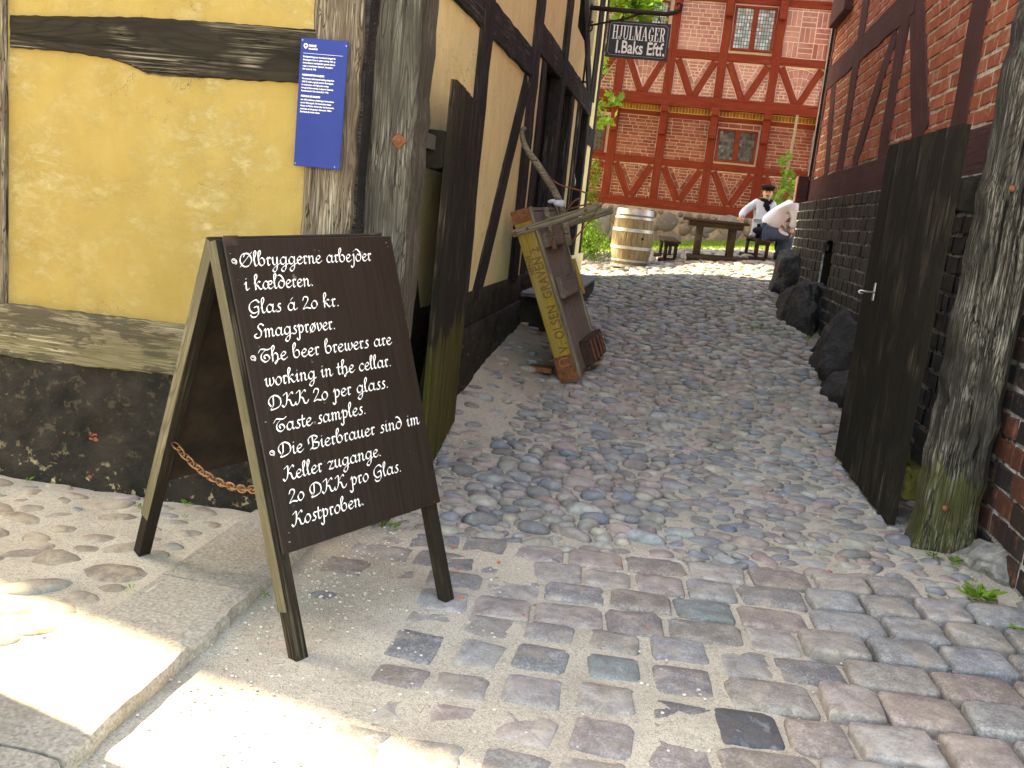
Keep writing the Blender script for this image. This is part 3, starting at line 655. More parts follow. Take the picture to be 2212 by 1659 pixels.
# alley side
for (a,b,c,d) in [(4.0,6.2,.88,2.68),(6.4,8.4,.88,2.68),(8.55,9.0,.9,3.0),(11.9,12.3,.9,3.0),(12.5,12.62,.9,3.0),(13.9,14.9,.9,2.62),(4.0,8.4,2.86,7.9),(8.4,10.3,3.18,7.9),(10.5,13.9,3.18,3.7),(13.4,14.9,3.7,7.9),(13.9,14.9,2.84,3.7),(10.5,11.4,3.7,7.9)]:
    prism('plaster_panel',rect(a,b,c,d),.12,MLx(XL),M_yel2,YH)
def wt(name,y0,z0,y1,z1,w,mat=M_dark,off=.018,**k):
    return timber(name,(XL+off,y0,z0),(XL+off,y1,z1),w,.13,(1,0,0),mat,YH,jit=.008,**k)
wt('wall_beam',3.98,2.775,8.35,2.79,.235,off=.024); wt('wall_beam',8.4,3.07,14.0,3.10,.27,off=.024); wt('wall_beam',14.0,2.72,14.95,2.72,.27)
wt('timber_post',6.32,.90,6.32,7.9,.31,off=.03); wt('timber_post',8.47,.90,8.47,7.9,.36,off=.032)
wt('brace',6.72,.66,8.18,2.60,.28,off=.016)
wt('brace',4.42,2.1,5.25,.70,.20,off=.012); wt('door_jamb',9.08,.92,9.08,2.95,.26,off=.015); wt('door_post',10.42,.92,10.42,7.9,.34,off=.036); wt('door_jamb',11.75,.92,11.75,2.95,.26,off=.015)
wt('timber_post',12.40,.92,12.40,2.95,.20,off=.015); wt('door_jamb',12.72,.92,12.72,2.95,.16,off=.015)
wt('door_jamb',13.86,.92,13.84,4.9,.28,off=.02); wt('timber_post',14.22,3.2,14.22,7.9,.24,off=.02); wt('timber_post',14.92,.9,14.92,7.9,.22,off=.02,label='far corner post of the alley side')
wt('brace',11.35,4.35,13.5,3.25,.32,off=.022)
box('window_frame',(XL-.10,11.5,3.7),(XL-.05,13.4,5.2),M_dark,YH); box('pane',(XL-.045,11.6,3.8),(XL-.04,13.3,5.1),M_glass,YH)
for (a,b) in ((9.2,10.27),(10.58,11.64),(12.79,13.74)):
    n=5; dd=box('door',(XL-.135,a,.86),(XL-.11,b,2.97),M_black,YH,label='black boarded door leaf')
    for i in range(n): box('door_board',(XL-.11,a+(b-a)*i/n+.006,.90),(XL-.09,a+(b-a)*(i+1)/n-.006,2.93),M_black,dd,ch=.006)
box('door_threshold',(XL-.1,9.0,.80),(XL+.03,13.9,.90),M_dark,YH)
# a lit lantern glass seen in the third doorway is only a small bottle-shaped lamp
lv,lf=tube_vf([(0,0,0),(0,0,.02),(0,0,.10),(0,0,.13),(0,0,.17)],[.035,.04,.04,.018,.016],10)
link('door_lamp',mesh('door_lamp',lv,lf,mat_plain('lamp_glass',(.08,.085,.09),.1,.8),smooth=True),YH,Matrix.Translation((XL-.05,13.3,1.93)))
rough_slab('plinth',MLx(XL+.045),4.0,9.0,-.1,.665,.14,M_tarp,YH,step=.08,amp=.010,seed=8,label='dark plinth of the alley wall')
rough_slab('plinth',MLx(XL+.02),4.0,14.95,.60,.915,.14,M_tarp,YH,step=.09,amp=.008,seed=9,label='upper dark band under the plaster of the alley wall')
rough_slab('plinth',MLx(XL+.05),13.0,15.05,.2,.95,.14,M_yel2,YH,step=.09,amp=.01,seed=19,label='limewashed stone foot of the far corner')
# roof
prism('roof',[(-6.0,8.15),(-.98,8.15),(-.98,8.3),(-3.6,11.2),(-6.0,8.3)],11.2,MFx(3.6),M_tile,YH)
# steps up to the doors
ST=thing('stone_steps',(-1.2,9.0,.3),'two worn stone steps with black fronts below the alley doors, partly behind the handcart','steps')
def stone_block(name,a,b,mat,parent,jit=.012,seed=0,**k):
    bm=bmesh.new(); bmesh.ops.create_cube(bm,size=1)
    for q in bm.verts: q.co=Vector([(a[i]+b[i])/2+q.co[i]*(b[i]-a[i]) for i in range(3)])
    bmesh.ops.subdivide_edges(bm,edges=bm.edges[:],cuts=5,use_grid_fill=True); r=random.Random(seed)
    bmesh.ops.bevel(bm,geom=[e for e in bm.edges if len(e.link_faces)==2 and e.calc_face_angle(0)>1],offset=.012,segments=1,affect='EDGES')
    for q in bm.verts: q.co+=Vector([r.uniform(-jit,jit)*.5 for _ in range(3)])
    bm.verts.index_update(); v=[tuple(q.co) for q in bm.verts]; f=[[l.index for l in p.verts] for p in bm.faces]; bm.free()
    return link(name,mesh(name,v,f,mat,smooth=False),parent,**k)
stone_block('step',(-1.40,9.06,.38),(-.93,12.9,.70),M_stepd,ST,seed=1); stone_block('step_slab',(-1.40,9.03,.70),(-.90,12.95,.745),M_step,ST,seed=2)
stone_block('step',(-1.40,9.12,.1),(-.78,12.3,.36),M_stepd,ST,seed=3); stone_block('step_slab',(-1.40,9.10,.36),(-.75,12.35,.41),M_step,ST,seed=4)
# =============== brick house, right ===============
BH=thing('brick_house',(1.8,14.4,0),'red brick house with plum timbers over a black tarred base, right of the alley','house')
box('wall_core',(2.1,2.0,-.3),(8,14.2,7.2),M_core,BH)
box('end_wall',(1.96,14.2,.3),(8,14.3,7.2),M_rb,BH)
box('mortar',(1.9165,2.0,2.35),(2.1,14.2,7.2),M_mort,BH)
rr=random.Random(11)
tim=[]  # timbers on the plane X=1.9, as (y0,z0,y1,z1,width)
tim+=[(14.55,2.22,2.0,2.22,.34),(14.35,3.77,9.3,3.80,.33)]
posts=[(11.95,2.38,12.1,7.2,.42),(9.62,2.38,9.75,7.2,.40),(7.22,2.4,7.22,7.2,.40),(14.2,2.38,14.25,7.2,.28),(4.4,2.4,4.4,7.2,.3)]
braces=[(11.05,2.40,9.98,3.62,.30),(8.22,2.42,9.45,3.95,.42),(12.9,2.38,13.55,3.65,.32),(9.9,4.0,8.3,5.2,.35)]
def insider(u,v,lst,m=.03):
    for (y0,z0,y1,z1,w) in lst:
        dx,dz=y1-y0,z1-z0; L=math.hypot(dx,dz); t=((u-y0)*dx+(v-z0)*dz)/L; d=abs((u-y0)*dz-(v-z0)*dx)/L
        if -.02<t<L+.02 and d<w/2-m: return True
    return False
allt=tim+posts+braces
pol=[]
for p in courses(-14.2,-2.0,2.40,5.6,.116,.275,.024,rr,.007,.2):
    cx=sum(q[0] for q in p)/4; cy=sum(q[1] for q in p)/4
    if not all(insider(-q[0],q[1],allt,.01) for q in p): pol.append(p)
lay(BH,MRx(1.912),pol,.05,M_rb,'brick',300,.006,.008,rr)
box('upper_brickwork',(1.912,2.0,5.6),(1.93,14.2,7.2),M_rb,BH)
for i,(y0,z0,y1,z1,w) in enumerate(allt):
    nm='sill_beam' if i==0 else 'wall_beam' if i==1 else 'timber_post' if i<2+len(posts) else 'brace'
    timber(nm,(1.898 if nm!='sill_beam' else 1.885,y0,z0),(1.898 if nm!='sill_beam' else 1.885,y1,z1),w,.06 if nm!='sill_beam' else .2,(-1,0,0),M_plum,BH,jit=.010,step=.3,ch=.012)
box('beam_end',(1.72,14.12,2.05),(1.87,14.42,2.43),M_plum,BH,ch=.01,label='square dark plum beam end at the far corner')
# eaves board / overhang at the far end, high up
box('overhang',(1.80,13.0,4.46),(1.92,14.15,7.2),M_plum,BH,ch=.01)
box('dark_corner_strip',(1.86,14.20,2.43),(1.97,14.32,7.1),M_dark,BH)
prism('roof',[(1.3,7.15),(8.6,7.15),(8.6,7.3),(5,10.4),(1.3,7.3)],13.2,MFx(1.7),M_tile,BH)
# tarred base with a pointed niche
XB=1.80
NY0,NY1,NZ0,NZ1=10.78,11.52,1.03,1.42
arch=[(-NY1,NZ1),(-NY0,NZ1)]
def pieces(dx,x1,mat,name):
    x=XB+dx
    box(name,(x,2.0,-.2),(x1,NY0,2.05),mat,BH); box(name,(x,NY1,-.2),(x1,14.3,2.05),mat,BH); box(name,(x,NY0,-.2),(x1,NY1,NZ0),mat,BH); box(name,(x,NY0,1.60),(x1,NY1,2.05),mat,BH)
    for s_ in (0,1):
        P=[(-NY1,NZ1),(-NY1+.0,1.6),((-NY1-NY0)/2,1.6),(-NY1+.07,1.53)] if s_==0 else [(-NY0,NZ1),(-NY0-.07,1.53),((-NY1-NY0)/2,1.6),(-NY0,1.6)]
        if area(P)<0: P=P[::-1]
        prism(name,P,x1-x,MRx(x),mat,BH)
pieces(.007,XB+.03,M_bmort,'base_mortar'); pieces(.0305,2.09,M_core,'base_core')
pol=[]
rr=random.Random(21)
for p in courses(-14.3,-2.0,.045,2.05,.1255,.25,.019,rr,.006,.45):
    cx=sum(q[0] for q in p)/4; cy=sum(q[1] for q in p)/4
    if cy>NZ0 and cy<1.56 and max(q[0] for q in p)>-NY1 and min(q[0] for q in p)<-NY0:
        tz=max(0,cy-NZ1)/.18*.16
        for q in (clip(p,(-1,0,-NY1-.004+tz)),clip(p,(1,0,NY0-.004+tz))):
            if len(q)>2: pol.append(q)
        continue
    pol.append(p)
near=[p for p in pol if p[0][0]>-5.6]; rest=[p for p in pol if p[0][0]<=-5.6]
lay(BH,MRx(XB),near,.06,M_bbr,'base_brick',90,.007,.012,rr)
lay(BH,MRx(XB),rest,.06,M_bb,'base_brick',200,.007,.012,rr)
box('niche_sill',(XB-.02,NY0-.03,NZ0-.03),(2.0,NY1+.03,NZ0),M_bb,BH)
# boulders under the base
ICO4,ICO4F=ico(4); add_patches(M_slab,(.20,.165,.12),(1.5,1.5,1.5),.52,.62,.5)
def boulder(name,pts,mat,parent,seed,sub=ICO4,subf=ICO4F,amp=.15,**k):
    "pts = centre, radii"
    c,rad=pts; r=np.random.default_rng(seed); v=sub.copy(); kk=r.normal(size=(7,3)); ph=r.uniform(0,6,7)
    d=1+sum((amp/(1+i*.35))*np.sin(v@kk[i]*(1.2+i*.8)+ph[i]) for i in range(7))
    pl_=r.normal(size=(13,3)); pl_/=np.linalg.norm(pl_,axis=1)[:,None]
    v=v*d[:,None]
    for q in pl_:                                            # flat fractured faces
        t=v@q; lim=r.uniform(.62,.85); v=v-np.outer(np.where(t>lim,(t-lim)*.85,0),q)
    from mathutils import noise as mn
    v=np.array([p*(1+.16*mn.fractal(Vector(p)*1.9+Vector((seed,0,0)),1.,2.2,6)) for p in v])
    v=v*np.array(rad)
    return link(name,mesh(name,v.tolist(),subf,mat,smooth=False),parent,Matrix.Translation(Vector(c)),**k)
for i,(c,rad) in enumerate([((1.70,13.5,.85),(.30,.60,.55)),((1.66,11.6,.55),(.36,1.05,.66)),((1.50,10.9,.30),(.24,.42,.22)),((1.74,9.75,.36),(.2,.4,.36)),((1.74,8.9,.42),(.34,.80,.56)),((1.66,8.2,.20),(.26,.5,.32)),((1.78,7.2,.12),(.22,.5,.28))]):
    boulder('foundation_boulder',(c,rad),M_rock,BH,40+i)
B1=boulder('boulder',((1.80,4.66,.05),(.20,.20,.17)),M_rockg,None,61,label='round grey boulder against the foot of the right gate post',cat='boulder')
B2=boulder('boulder',((1.98,4.22,.0),(.26,.26,.10)),M_rockg,None,62,label='flat pale stone half out of frame at the right edge, below the grey boulder',cat='boulder')

# =============== red courtyard house, far ===============
RH=thing('red_house',(.6,21,1.2),'red painted half-timbered house with white-pointed brick panels closing the courtyard','house')
FY=21.; MB0=MFx(FY)
box('wall_core',(-8,FY+.06,.5),(8,30,7.17),M_core,RH)
box('mortar',(-8,FY+.012,1.9),(8,FY+.06,7.15),M_fm,RH)
PX=[-4.9,-3.81,-2.66,-1.52,-.46,.61,1.70,2.80,3.9,5.0]
def ft(name,x0,z0,x1,z1,w,off=.03,d=.05,**k): return timber(name,(x0,FY-off,z0),(x1,FY-off,z1),w,d+off,(0,-1,0),M_redt,RH,jit=.008,step=.35,ch=.006,**k)
ft('sill_beam',-6,1.95,6,1.97,.19,.06)
ft('mid_rail',-6,2.855,6,2.875,.155); ft('top_rail',-6,3.86,6,3.86,.10)
ft('jetty_beam',-6,4.13,6,4.18,.24,.13,.1); ft('upper_rail',-6,5.12,6,5.13,.17,.09); ft('upper_top_rail',-6,6.28,6,6.29,.15,.09); ft('upper_beam',-6,7.05,6,7.05,.2,.09)
for x in PX:
    ft('timber_post',x,2.03,x+.02,3.92,.185,.04); ft('upper_post',x,4.24,x+.02,7.1,.185,.10)
    if x<4: 
        box('post_bracket',(x-.065,FY-.20,3.42),(x+.075,FY-.045,4.02),M_redt,RH,ch=.02); box('beam_end',(x-.075,FY-.26,3.90),(x+.085,FY-.06,4.06),M_redt,RH,ch=.012)
        box('upper_bracket',(x-.06,FY-.25,5.92),(x+.08,FY-.10,6.6),M_redt,RH,ch=.02)
rr=random.Random(31); pb=[];pu=[];po=[]
def vzone(x0,x1,z0,z1,off,out,fan=False):
    "two braces forming a V in the field, with brick in the three triangles"
    xm=(x0+x1)/2; w=.145
    ft('brace',xm-.03,z0+.02,x0+.05,z1-.02,w,off); ft('brace',xm+.03,z0+.02,x1-.05,z1-.02,w,off)
    fld=rect(x0+.005,x1-.005,z0+.0,z1-.02)
    def side(sgn,e):
        "half planes of the field left / right of each brace, e = pointing line left along the timber"
        A=Vector((xm+sgn*.03,z0+.02)); B=Vector(((x1-.05) if sgn>0 else (x0+.05),z1-.02)); D=(B-A).normalized(); N_=Vector((D.y,-D.x))*sgn   # outward
        return (A,N_)
    def cutp(P,inner):
        for sgn in ((-1,1) if inner else (inner_s,)):
            A,N_=side(sgn,0)
            if inner: P=clip(P,(-N_.x,-N_.y,N_.dot(A)-w/2-.012))
            else: P=clip(P,(N_.x,N_.y,-N_.dot(A)-w/2-.012))
            if len(P)<3: return []
        return P
    inner_s=1; tri=cutp(list(fld),True); inner_s=-1; l=cutp(list(fld),False); inner_s=1; r_=cutp(list(fld),False)
    base=courses(x0,x1,z0,z1,.068,.19,.017,rr,.001,.3)
    for T in (l,r_):
        for p in base:
            q=clip_poly(p,T,.004)
            if q: out.append(q)
    if fan:
        c=(xm,z0+.12)
        for k,(ra,rb_) in enumerate(((.05,.20),(.215,.28),(.295,.45),(.465,.62),(.635,.8))):
            n=[7,9,11,15,19][k]
            for i in range(n):
                a0=math.pi*(.06+.88*i/n)+.02/ra*.3; a1=math.pi*(.06+.88*(i+1)/n)-.02/rb_*.3
                q=[(c[0]+ra*math.cos(a0),c[1]+ra*math.sin(a0)),(c[0]+rb_*math.cos(a0),c[1]+rb_*math.sin(a0)),(c[0]+rb_*math.cos(a1),c[1]+rb_*math.sin(a1)),(c[0]+ra*math.cos(a1),c[1]+ra*math.sin(a1))]
                q=clip_poly(q,tri,.006)
                if q: out.append(q)
    else:
        inner=[]
        P=list(fld)
        for sgn in (-1,1):
            A,N_=side(sgn,0); P=clip(P,(-N_.x,-N_.y,N_.dot(A)-w/2-.012-.085))
        inner=P
        for p in base:
            q=clip_poly(p,inner,.0)
            if q: out.append(q)
        for s_ in (-1,1):                                    # a raking course beside each brace
            A0,No=side(s_,0); D=Vector((-No.y,No.x))*s_; A=A0-No*(w/2+.010); L=1.1; N_=-No
            t=.02; 
            while t<L:
                t2=min(t+.2,L); q=[A+D*t+N_*.002,A+D*(t2-.016)+N_*.002,A+D*(t2-.016)+N_*.070,A+D*t+N_*.070]
                q=[(a.x,a.y) for a in q]; q=q if area(q)>0 else q[::-1]
                half=[(xm+.004,z0),(x1,z0),(x1,z1-.03),(xm+.004,z1-.03)] if s_>0 else [(x0,z0),(xm-.004,z0),(xm-.004,z1-.03),(x0,z1-.03)]
                q=clip_poly(q,half,.0)
                if q: out.append(q)
                t=t2
def window(x0,x1,z0,z1,yy,cols,rows,pm,label,diamond=False):
    wf=box('window',(x0,yy,z0),(x1,yy+.03,z1),M_core,RH,label=label)
    t=.045
    for a,b,c,d in ((x0,x1,z1-t,z1),(x0,x1,z0,z0+t),(x0,x0+t,z0+t,z1-t),(x1-t,x1,z0+t,z1-t)): box('frame',(a,yy-.045,c),(b,yy,d),M_redt,wf,ch=.004)
    xm=(x0+x1)/2; box('mullion',(xm-.05,yy-.05,z0+t),(xm+.05,yy,z1-t),M_redt,wf,ch=.006)
    for a,b in ((x0+t,xm-.05),(xm+.05,x1-t)):
        pw=(b-a)/cols; ph=(z1-z0-2*t)/rows
        pmesh_=None
        for i in range(cols):
            for j in range(rows):
                ca=a+pw*(i+.5); cz=z0+t+ph*(j+.5); g_=.007
                if pmesh_ is None:
                    P=rect(-pw/2+g_,pw/2-g_,-ph/2+g_,ph/2-g_) if not diamond else [(0,-ph/2+g_),(pw/2-g_,0),(0,ph/2-g_),(-pw/2+g_,0)]
                    v,f=prism_vf(P,.004); pmesh_=mesh('pane',v,f,pm)
                link('pane',pmesh_,wf,Matrix.Translation((ca,yy-.012,cz))@Matrix(((1,0,0,0),(0,0,-1,0),(0,1,0,0),(0,0,0,1)))@Matrix.Rotation(rr.uniform(-.05,.05),4,'X')@Matrix.Rotation(rr.uniform(-.05,.05),4,'Y'))
        box('lead_lattice',(a,yy-.010,z0+t),(b,yy-.002,z1-t),M_lead,wf)
bays=list(zip(PX[:-1],PX[1:]))
for i,(a,b) in enumerate(bays):
    if a<-3.9 or b>3.95: continue
    x0,x1=a+.10,b-.09
    vzone(x0,x1,2.05,2.78,.025,pb); vzone(x0,x1,4.25,5.03,.085,pu,fan=(i in (3,6)))
    # lower field
    if abs(a-.61)<.1:
        window(.735,1.575,2.985,3.675,FY-.01,5,8,M_pane,'leaded casement window on the ground floor between two posts')
        pb+=courses(x0,x1,3.70,3.80,.095,.28,.018,rr)
    elif abs(a+2.66)<.1:
        window(-2.5,-1.66,2.95,3.72,FY-.01,4,7,M_pane,'diamond-paned window half hidden behind the yellow house',True)
    else: pb+=courses(x0,x1,2.94,3.80,.0715,.235,.017,rr,.001,.25)
    # soldier course under the jetty
    n=13 if b-a<1.12 else 14
    for k in range(n):
        w=(x1-x0)/n; po.append(rect(x0+w*k+.005,x0+w*(k+1)-.005,3.92,4.03))
    # upper field
    if abs(a-.61)<.1: window(.735,1.595,5.27,6.17,FY-.075,6,11,M_paneu,'tall leaded casement window on the upper floor reflecting the sky')
    elif abs(a+1.52)<.1: window(-1.4,-.62,5.30,6.17,FY-.075,5,10,M_paneu,'upper floor leaded window behind the hanging shop sign')
    elif abs(a-1.70)<.1:
        s_=.31; k=0
        zz=5.22
        while zz<6.19:
            xx=x0; kk=0
            while xx<x1:
                for t in range(3):
                    q=rect(xx+.01,xx+s_-.01,zz+t*s_/3+.008,zz+(t+1)*s_/3-.008) if (k+kk)%2 else rect(xx+t*s_/3+.008,xx+(t+1)*s_/3-.008,zz+.01,zz+s_-.01)
                    q=clip_poly(q,rect(x0,x1,5.22,6.19),.004)
                    if q: pu.append(q)
                xx+=s_; kk+=1
            zz+=s_; k+=1
    else: pu+=courses(x0,x1,5.22,6.19,.084,.235,.015,rr,.001,.2)
    pu+=courses(x0,x1,6.37,7.1,.084,.235,.015,rr,.001,.2)
lay(RH,MFx(FY-.008),pb,.03,M_fb,'brick',300,.002,.003,rr)
lay(RH,MFx(FY-.055),pu,.06,M_fbu,'upper_brick',300,.002,.003,rr)
box('upper_mortar',(-6,FY-.05,4.2),(6,FY+.01,7.12),M_fm,RH)
lay(RH,MFx(FY-.03),po,.04,M_ob,'ochre_brick',300,.002,.002,rr); box('ochre_mortar',(-6,FY-.024,3.91),(6,FY+.01,4.045),M_om,RH)
link('roof',mesh('roof',[(-8.2,20.75,7.18),(8.2,20.75,7.18),(8.2,30.2,7.18),(-8.2,30.2,7.18),(-8.2,25.5,11.5),(8.2,25.5,11.5)],[(0,1,5,4),(2,3,4,5),(0,4,3),(1,2,5),(0,3,2,1)],M_tile),RH)
# fieldstone foundation
box('foundation_mortar',(-8,FY-.05,.6),(8,FY+.3,1.86),M_fndm,RH)
rr=random.Random(8); placed=[]
def okf(x,z,r): return all(((x-a)/1.15)**2+((z-b)*1.15)**2>((r+q)*.93)**2 for a,b,q in placed)
for n_,lo,hi in ((400,.17,.27),(1500,.10,.16),(3000,.05,.09)):
    for _ in range(n_):
        x=rr.uniform(-3.6,3.6); z=rr.uniform(1.05,1.86); r=rr.uniform(lo,hi)
        if z+r>1.865 or not okf(x,z,r): continue
        placed.append((x,z,r)); seed=len(placed); v=protos[seed%14]
        link('foundation_stone',pmf[seed%14] if 'pmf' in globals() else (globals().__setitem__('pmf',[mesh('foundation_stone',q.tolist(),ICO2F,M_fnd,smooth=True) for q in protos]) or pmf[seed%14]),RH,Matrix.Translation((x,FY-.035,z))@Matrix.Rotation(rr.uniform(0,6),4,'Y')@Matrix.Diagonal((r*1.12,.06+r*.10,r*1.02,1)))
# =============== unseen volumes added left of the frame to cast shadows into it ===============
NH=thing('shade_house',(-13,5.6,0),'tall pale house beyond the yellow one, unseen, added to cast the soft shadow edge','house')
ft_=[(-13,5.59),(-13,11),(-19,11),(-19,7.3)]  # footprint skewed along the sun to shape the shadow edge
link('wall',mesh('wall',[(x,y,0) for x,y in ft_]+[(x,y,16.5) for x,y in ft_],[(0,1,5,4),(1,2,6,5),(2,3,7,6),(3,0,4,7)],M_street),NH)
link('roof',mesh('roof',[(x,y,16.5) for x,y in ft_]+[(-16,6.6,17.6),(-16,11,17.6)],[(0,1,5,4),(3,4,5,2),(0,4,3),(1,2,5),(0,3,2,1)],M_tile),NH)
SH=thing('sun_blocker',(-4.2,1.2,0),'pale limewashed shed by the footpath, unseen, added to cut the sunlight','blocker')
box('wall',(-4.9,-1.5,-.05),(-3.75,2.72,3.9),M_street,SH); box('roof',(-5.0,-1.6,3.9),(-3.65,2.73,4.0),M_tile,SH)  # added to block sun for the sharp shadow edge; pale to bounce light
# =============== gate posts ===============
def hewn_post(name,x0,x1,y0,y1,z0,z1,mat,lean=(0,0),jit=.008,seed=1,parent=None,ch=.02,**k):
    rr=random.Random(seed); n=int((z1-z0)/.1); V=[];Fc=[]
    for i in range(n+1):
        t=i/n; z=z0+(z1-z0)*t; dx=lean[0]*t; dy=lean[1]*t; j=[rr.uniform(-jit,jit) for _ in range(4)]
        fl=.03*max(0,1-(z-z0)/.25)
        a,b,c,d=x0+dx+j[0]-fl,x1+dx+j[1]+fl,y0+dy+j[2]*.6-fl*.5,y1+dy+j[3]
        ring=[(a+ch,c),(b-ch,c),(b,c+ch),(b,d-ch),(b-ch,d),(a+ch,d),(a,d-ch),(a,c+ch)]
        V+=[(z-z0,y-y0,-(x-x0)) for x,y in ring]
        if i:
            o=(i-1)*8
            for q in range(8): Fc.append((o+q,o+8+q,o+8+(q+1)%8,o+(q+1)%8))
    Fc.append(tuple(range(8))); Fc.append(tuple(range(n*8+7,n*8-1,-1)))
    M=Matrix(((0,0,-1,x0),(0,1,0,y0),(1,0,0,z0),(0,0,0,1)))
    return link(name,mesh(name,V,Fc,mat),parent,M,**k)
LP=thing('gate_post',(-1.2,3.9,0),'tall weathered grey post with a rusty diamond washer at the yellow house corner','post','gate posts either side of the alley')
lx0=at(786,420,1,4.09).x; lx1=at(884,420,1,4.09).x; ld=at(916,440,0,lx1).y
hewn_post('post_shaft',lx0,lx1,4.09,ld,-.1,4.4,M_gpost,(-.012,0),.006,3,LP,.015)
c=at(860,304,1,4.08); Mw=Matrix.Translation((c.x,4.088,c.z))@Matrix(((1,0,0,0),(0,0,-1,0),(0,1,0,0),(0,0,0,1)))@Matrix.Rotation(math.radians(48),4,'Z')
wv,wf=box_vf((-.027,-.027,-.006),(.027,.027,.004),.002); wsh=link('square_washer',mesh('square_washer',wv,wf,M_rust),LP,Mw)
for r_,z_ in ((.014,.012),(.008,.017)):
    v,f=prism_vf([(r_*math.cos(i*math.pi/3),r_*math.sin(i*math.pi/3)) for i in range(6)],.012,.002); link('bolt_nut' if r_>.01 else 'bolt_end',mesh('bolt_nut',v,f,M_rust),wsh,Mw@Matrix.Translation((0,0,z_)))
RP=thing('gate_post',(1.6,4.9,0),'thick cracked black and silver post with moss at its foot, right of the alley mouth','post','gate posts either side of the alley')
hewn_post('post_shaft',1.465,1.735,4.84,5.08,-.08,4.3,M_gpostR,(.045,.0),.011,9,RP,.03)
for (px,py) in ((2188,407),(2043,1099)):
    c=at(px,py,1,4.83); v,f=tube_vf([(0,0,-.02),(0,0,.008),(0,0,.012)],[.016,.016,.008],10)
    link('bolt_head',mesh('bolt_head',v,f,M_rust,smooth=True),RP,Matrix.Translation((c.x,4.842,c.z))@Matrix(((1,0,0,0),(0,0,-1,0),(0,1,0,0),(0,0,0,1))))
# =============== gate leaves ===============
def leaf(name,p0,p1,side,tops,bots,mat,label,thick,rails,cat='gate',rmat=None):
    P0=Vector((p0[0],p0[1],0));P1=Vector((p1[0],p1[1],0)); D=(P1-P0); L=D.length; D/=L; n=Vector((side,0,0)); n=(n-D*n.dot(D)).normalized()
    T=thing(name,P0,label,cat,'opened gate leaves'); k=len(tops); w=L/k
    for i in range(k):
        c=P0+D*w*(i+.5); z0,z1=bots[i],tops[i]
        timber('board',(c.x,c.y,z0),(c.x,c.y,z1),w-.010,thick,n,mat,T,jit=.0035,step=.4,ch=.004)
    for (z,h) in rails:
        a=P0-D*.03-n*thick; b=P1-D*.05-n*thick
        timber('rail',(a.x,a.y,z),(b.x,b.y,z),h,.095,n,rmat or mat,T,jit=.004,ch=.012)
    na=Acc()
    for i in range(k):
        for (z,h) in rails:
            for (du,dz) in ((-.04,.03),(.035,-.035)):
                c=P0+D*(w*(i+.5)+du); na.add((ICO1*[.004,.004,.004]).tolist(),ICO1F,Matrix.Translation((c.x+n.x*.0005,c.y,z+dz+(random.random()-.5)*.02)))
    na.obj('nail_heads',M_iron,T,kind='stuff')
    a=P0-n*(thick+.002)+D*.1; b=P1-n*(thick+.002)-D*.12
    timber('ledger_brace',(a.x,a.y,.3),(b.x,b.y,1.75),.12,.05,n,rmat or mat,T)
    return T,D,n
LG,dl,nl=leaf('gate_leaf',(-1.15,4.74),(-1.265,6.02),1,[2.15,2.15,2.145,2.14,2.135,2.09,2.085],[.02,.03,.04,.05,.06,.08,.09],M_gateM,'black boarded gate leaf, green with algae below, opened against the yellow house',.034,[(1.80,.19),(.36,.18)])
c=at(940,303,1,4.5); box('hinge_strap',(-1.24,4.2,c.z-.035),(-1.225,4.72,c.z+.035),M_galv,LG)
RG,dr_,nr=leaf('gate_leaf',(1.395,5.20),(1.30,6.42),-1,[2.21,2.21,2.205,2.2,2.195,2.19],[.05,.065,.08,.095,.11,.13],M_gate,'brown-black boarded gate leaf with a steel hook beside the black brick wall',.045,[(1.86,.17),(.30,.18)],rmat=M_gateM)
c=at(1889,632,0,1.295); hk=[(1.298,c.y,c.z),(1.29,c.y-.01,c.z),(1.24,c.y-.02,c.z+.002),(1.205,c.y-.02,c.z+.004),(1.195,c.y-.02,c.z-.004),(1.205,c.y-.02,c.z-.012),(1.225,c.y-.02,c.z-.012)]
h_=tube('hook',hk,.006,M_galv,RG,8); box('hook_plate',(1.288,c.y-.012,c.z-.05),(1.296,c.y+.018,c.z+.06),M_galv,RG,ch=.002)
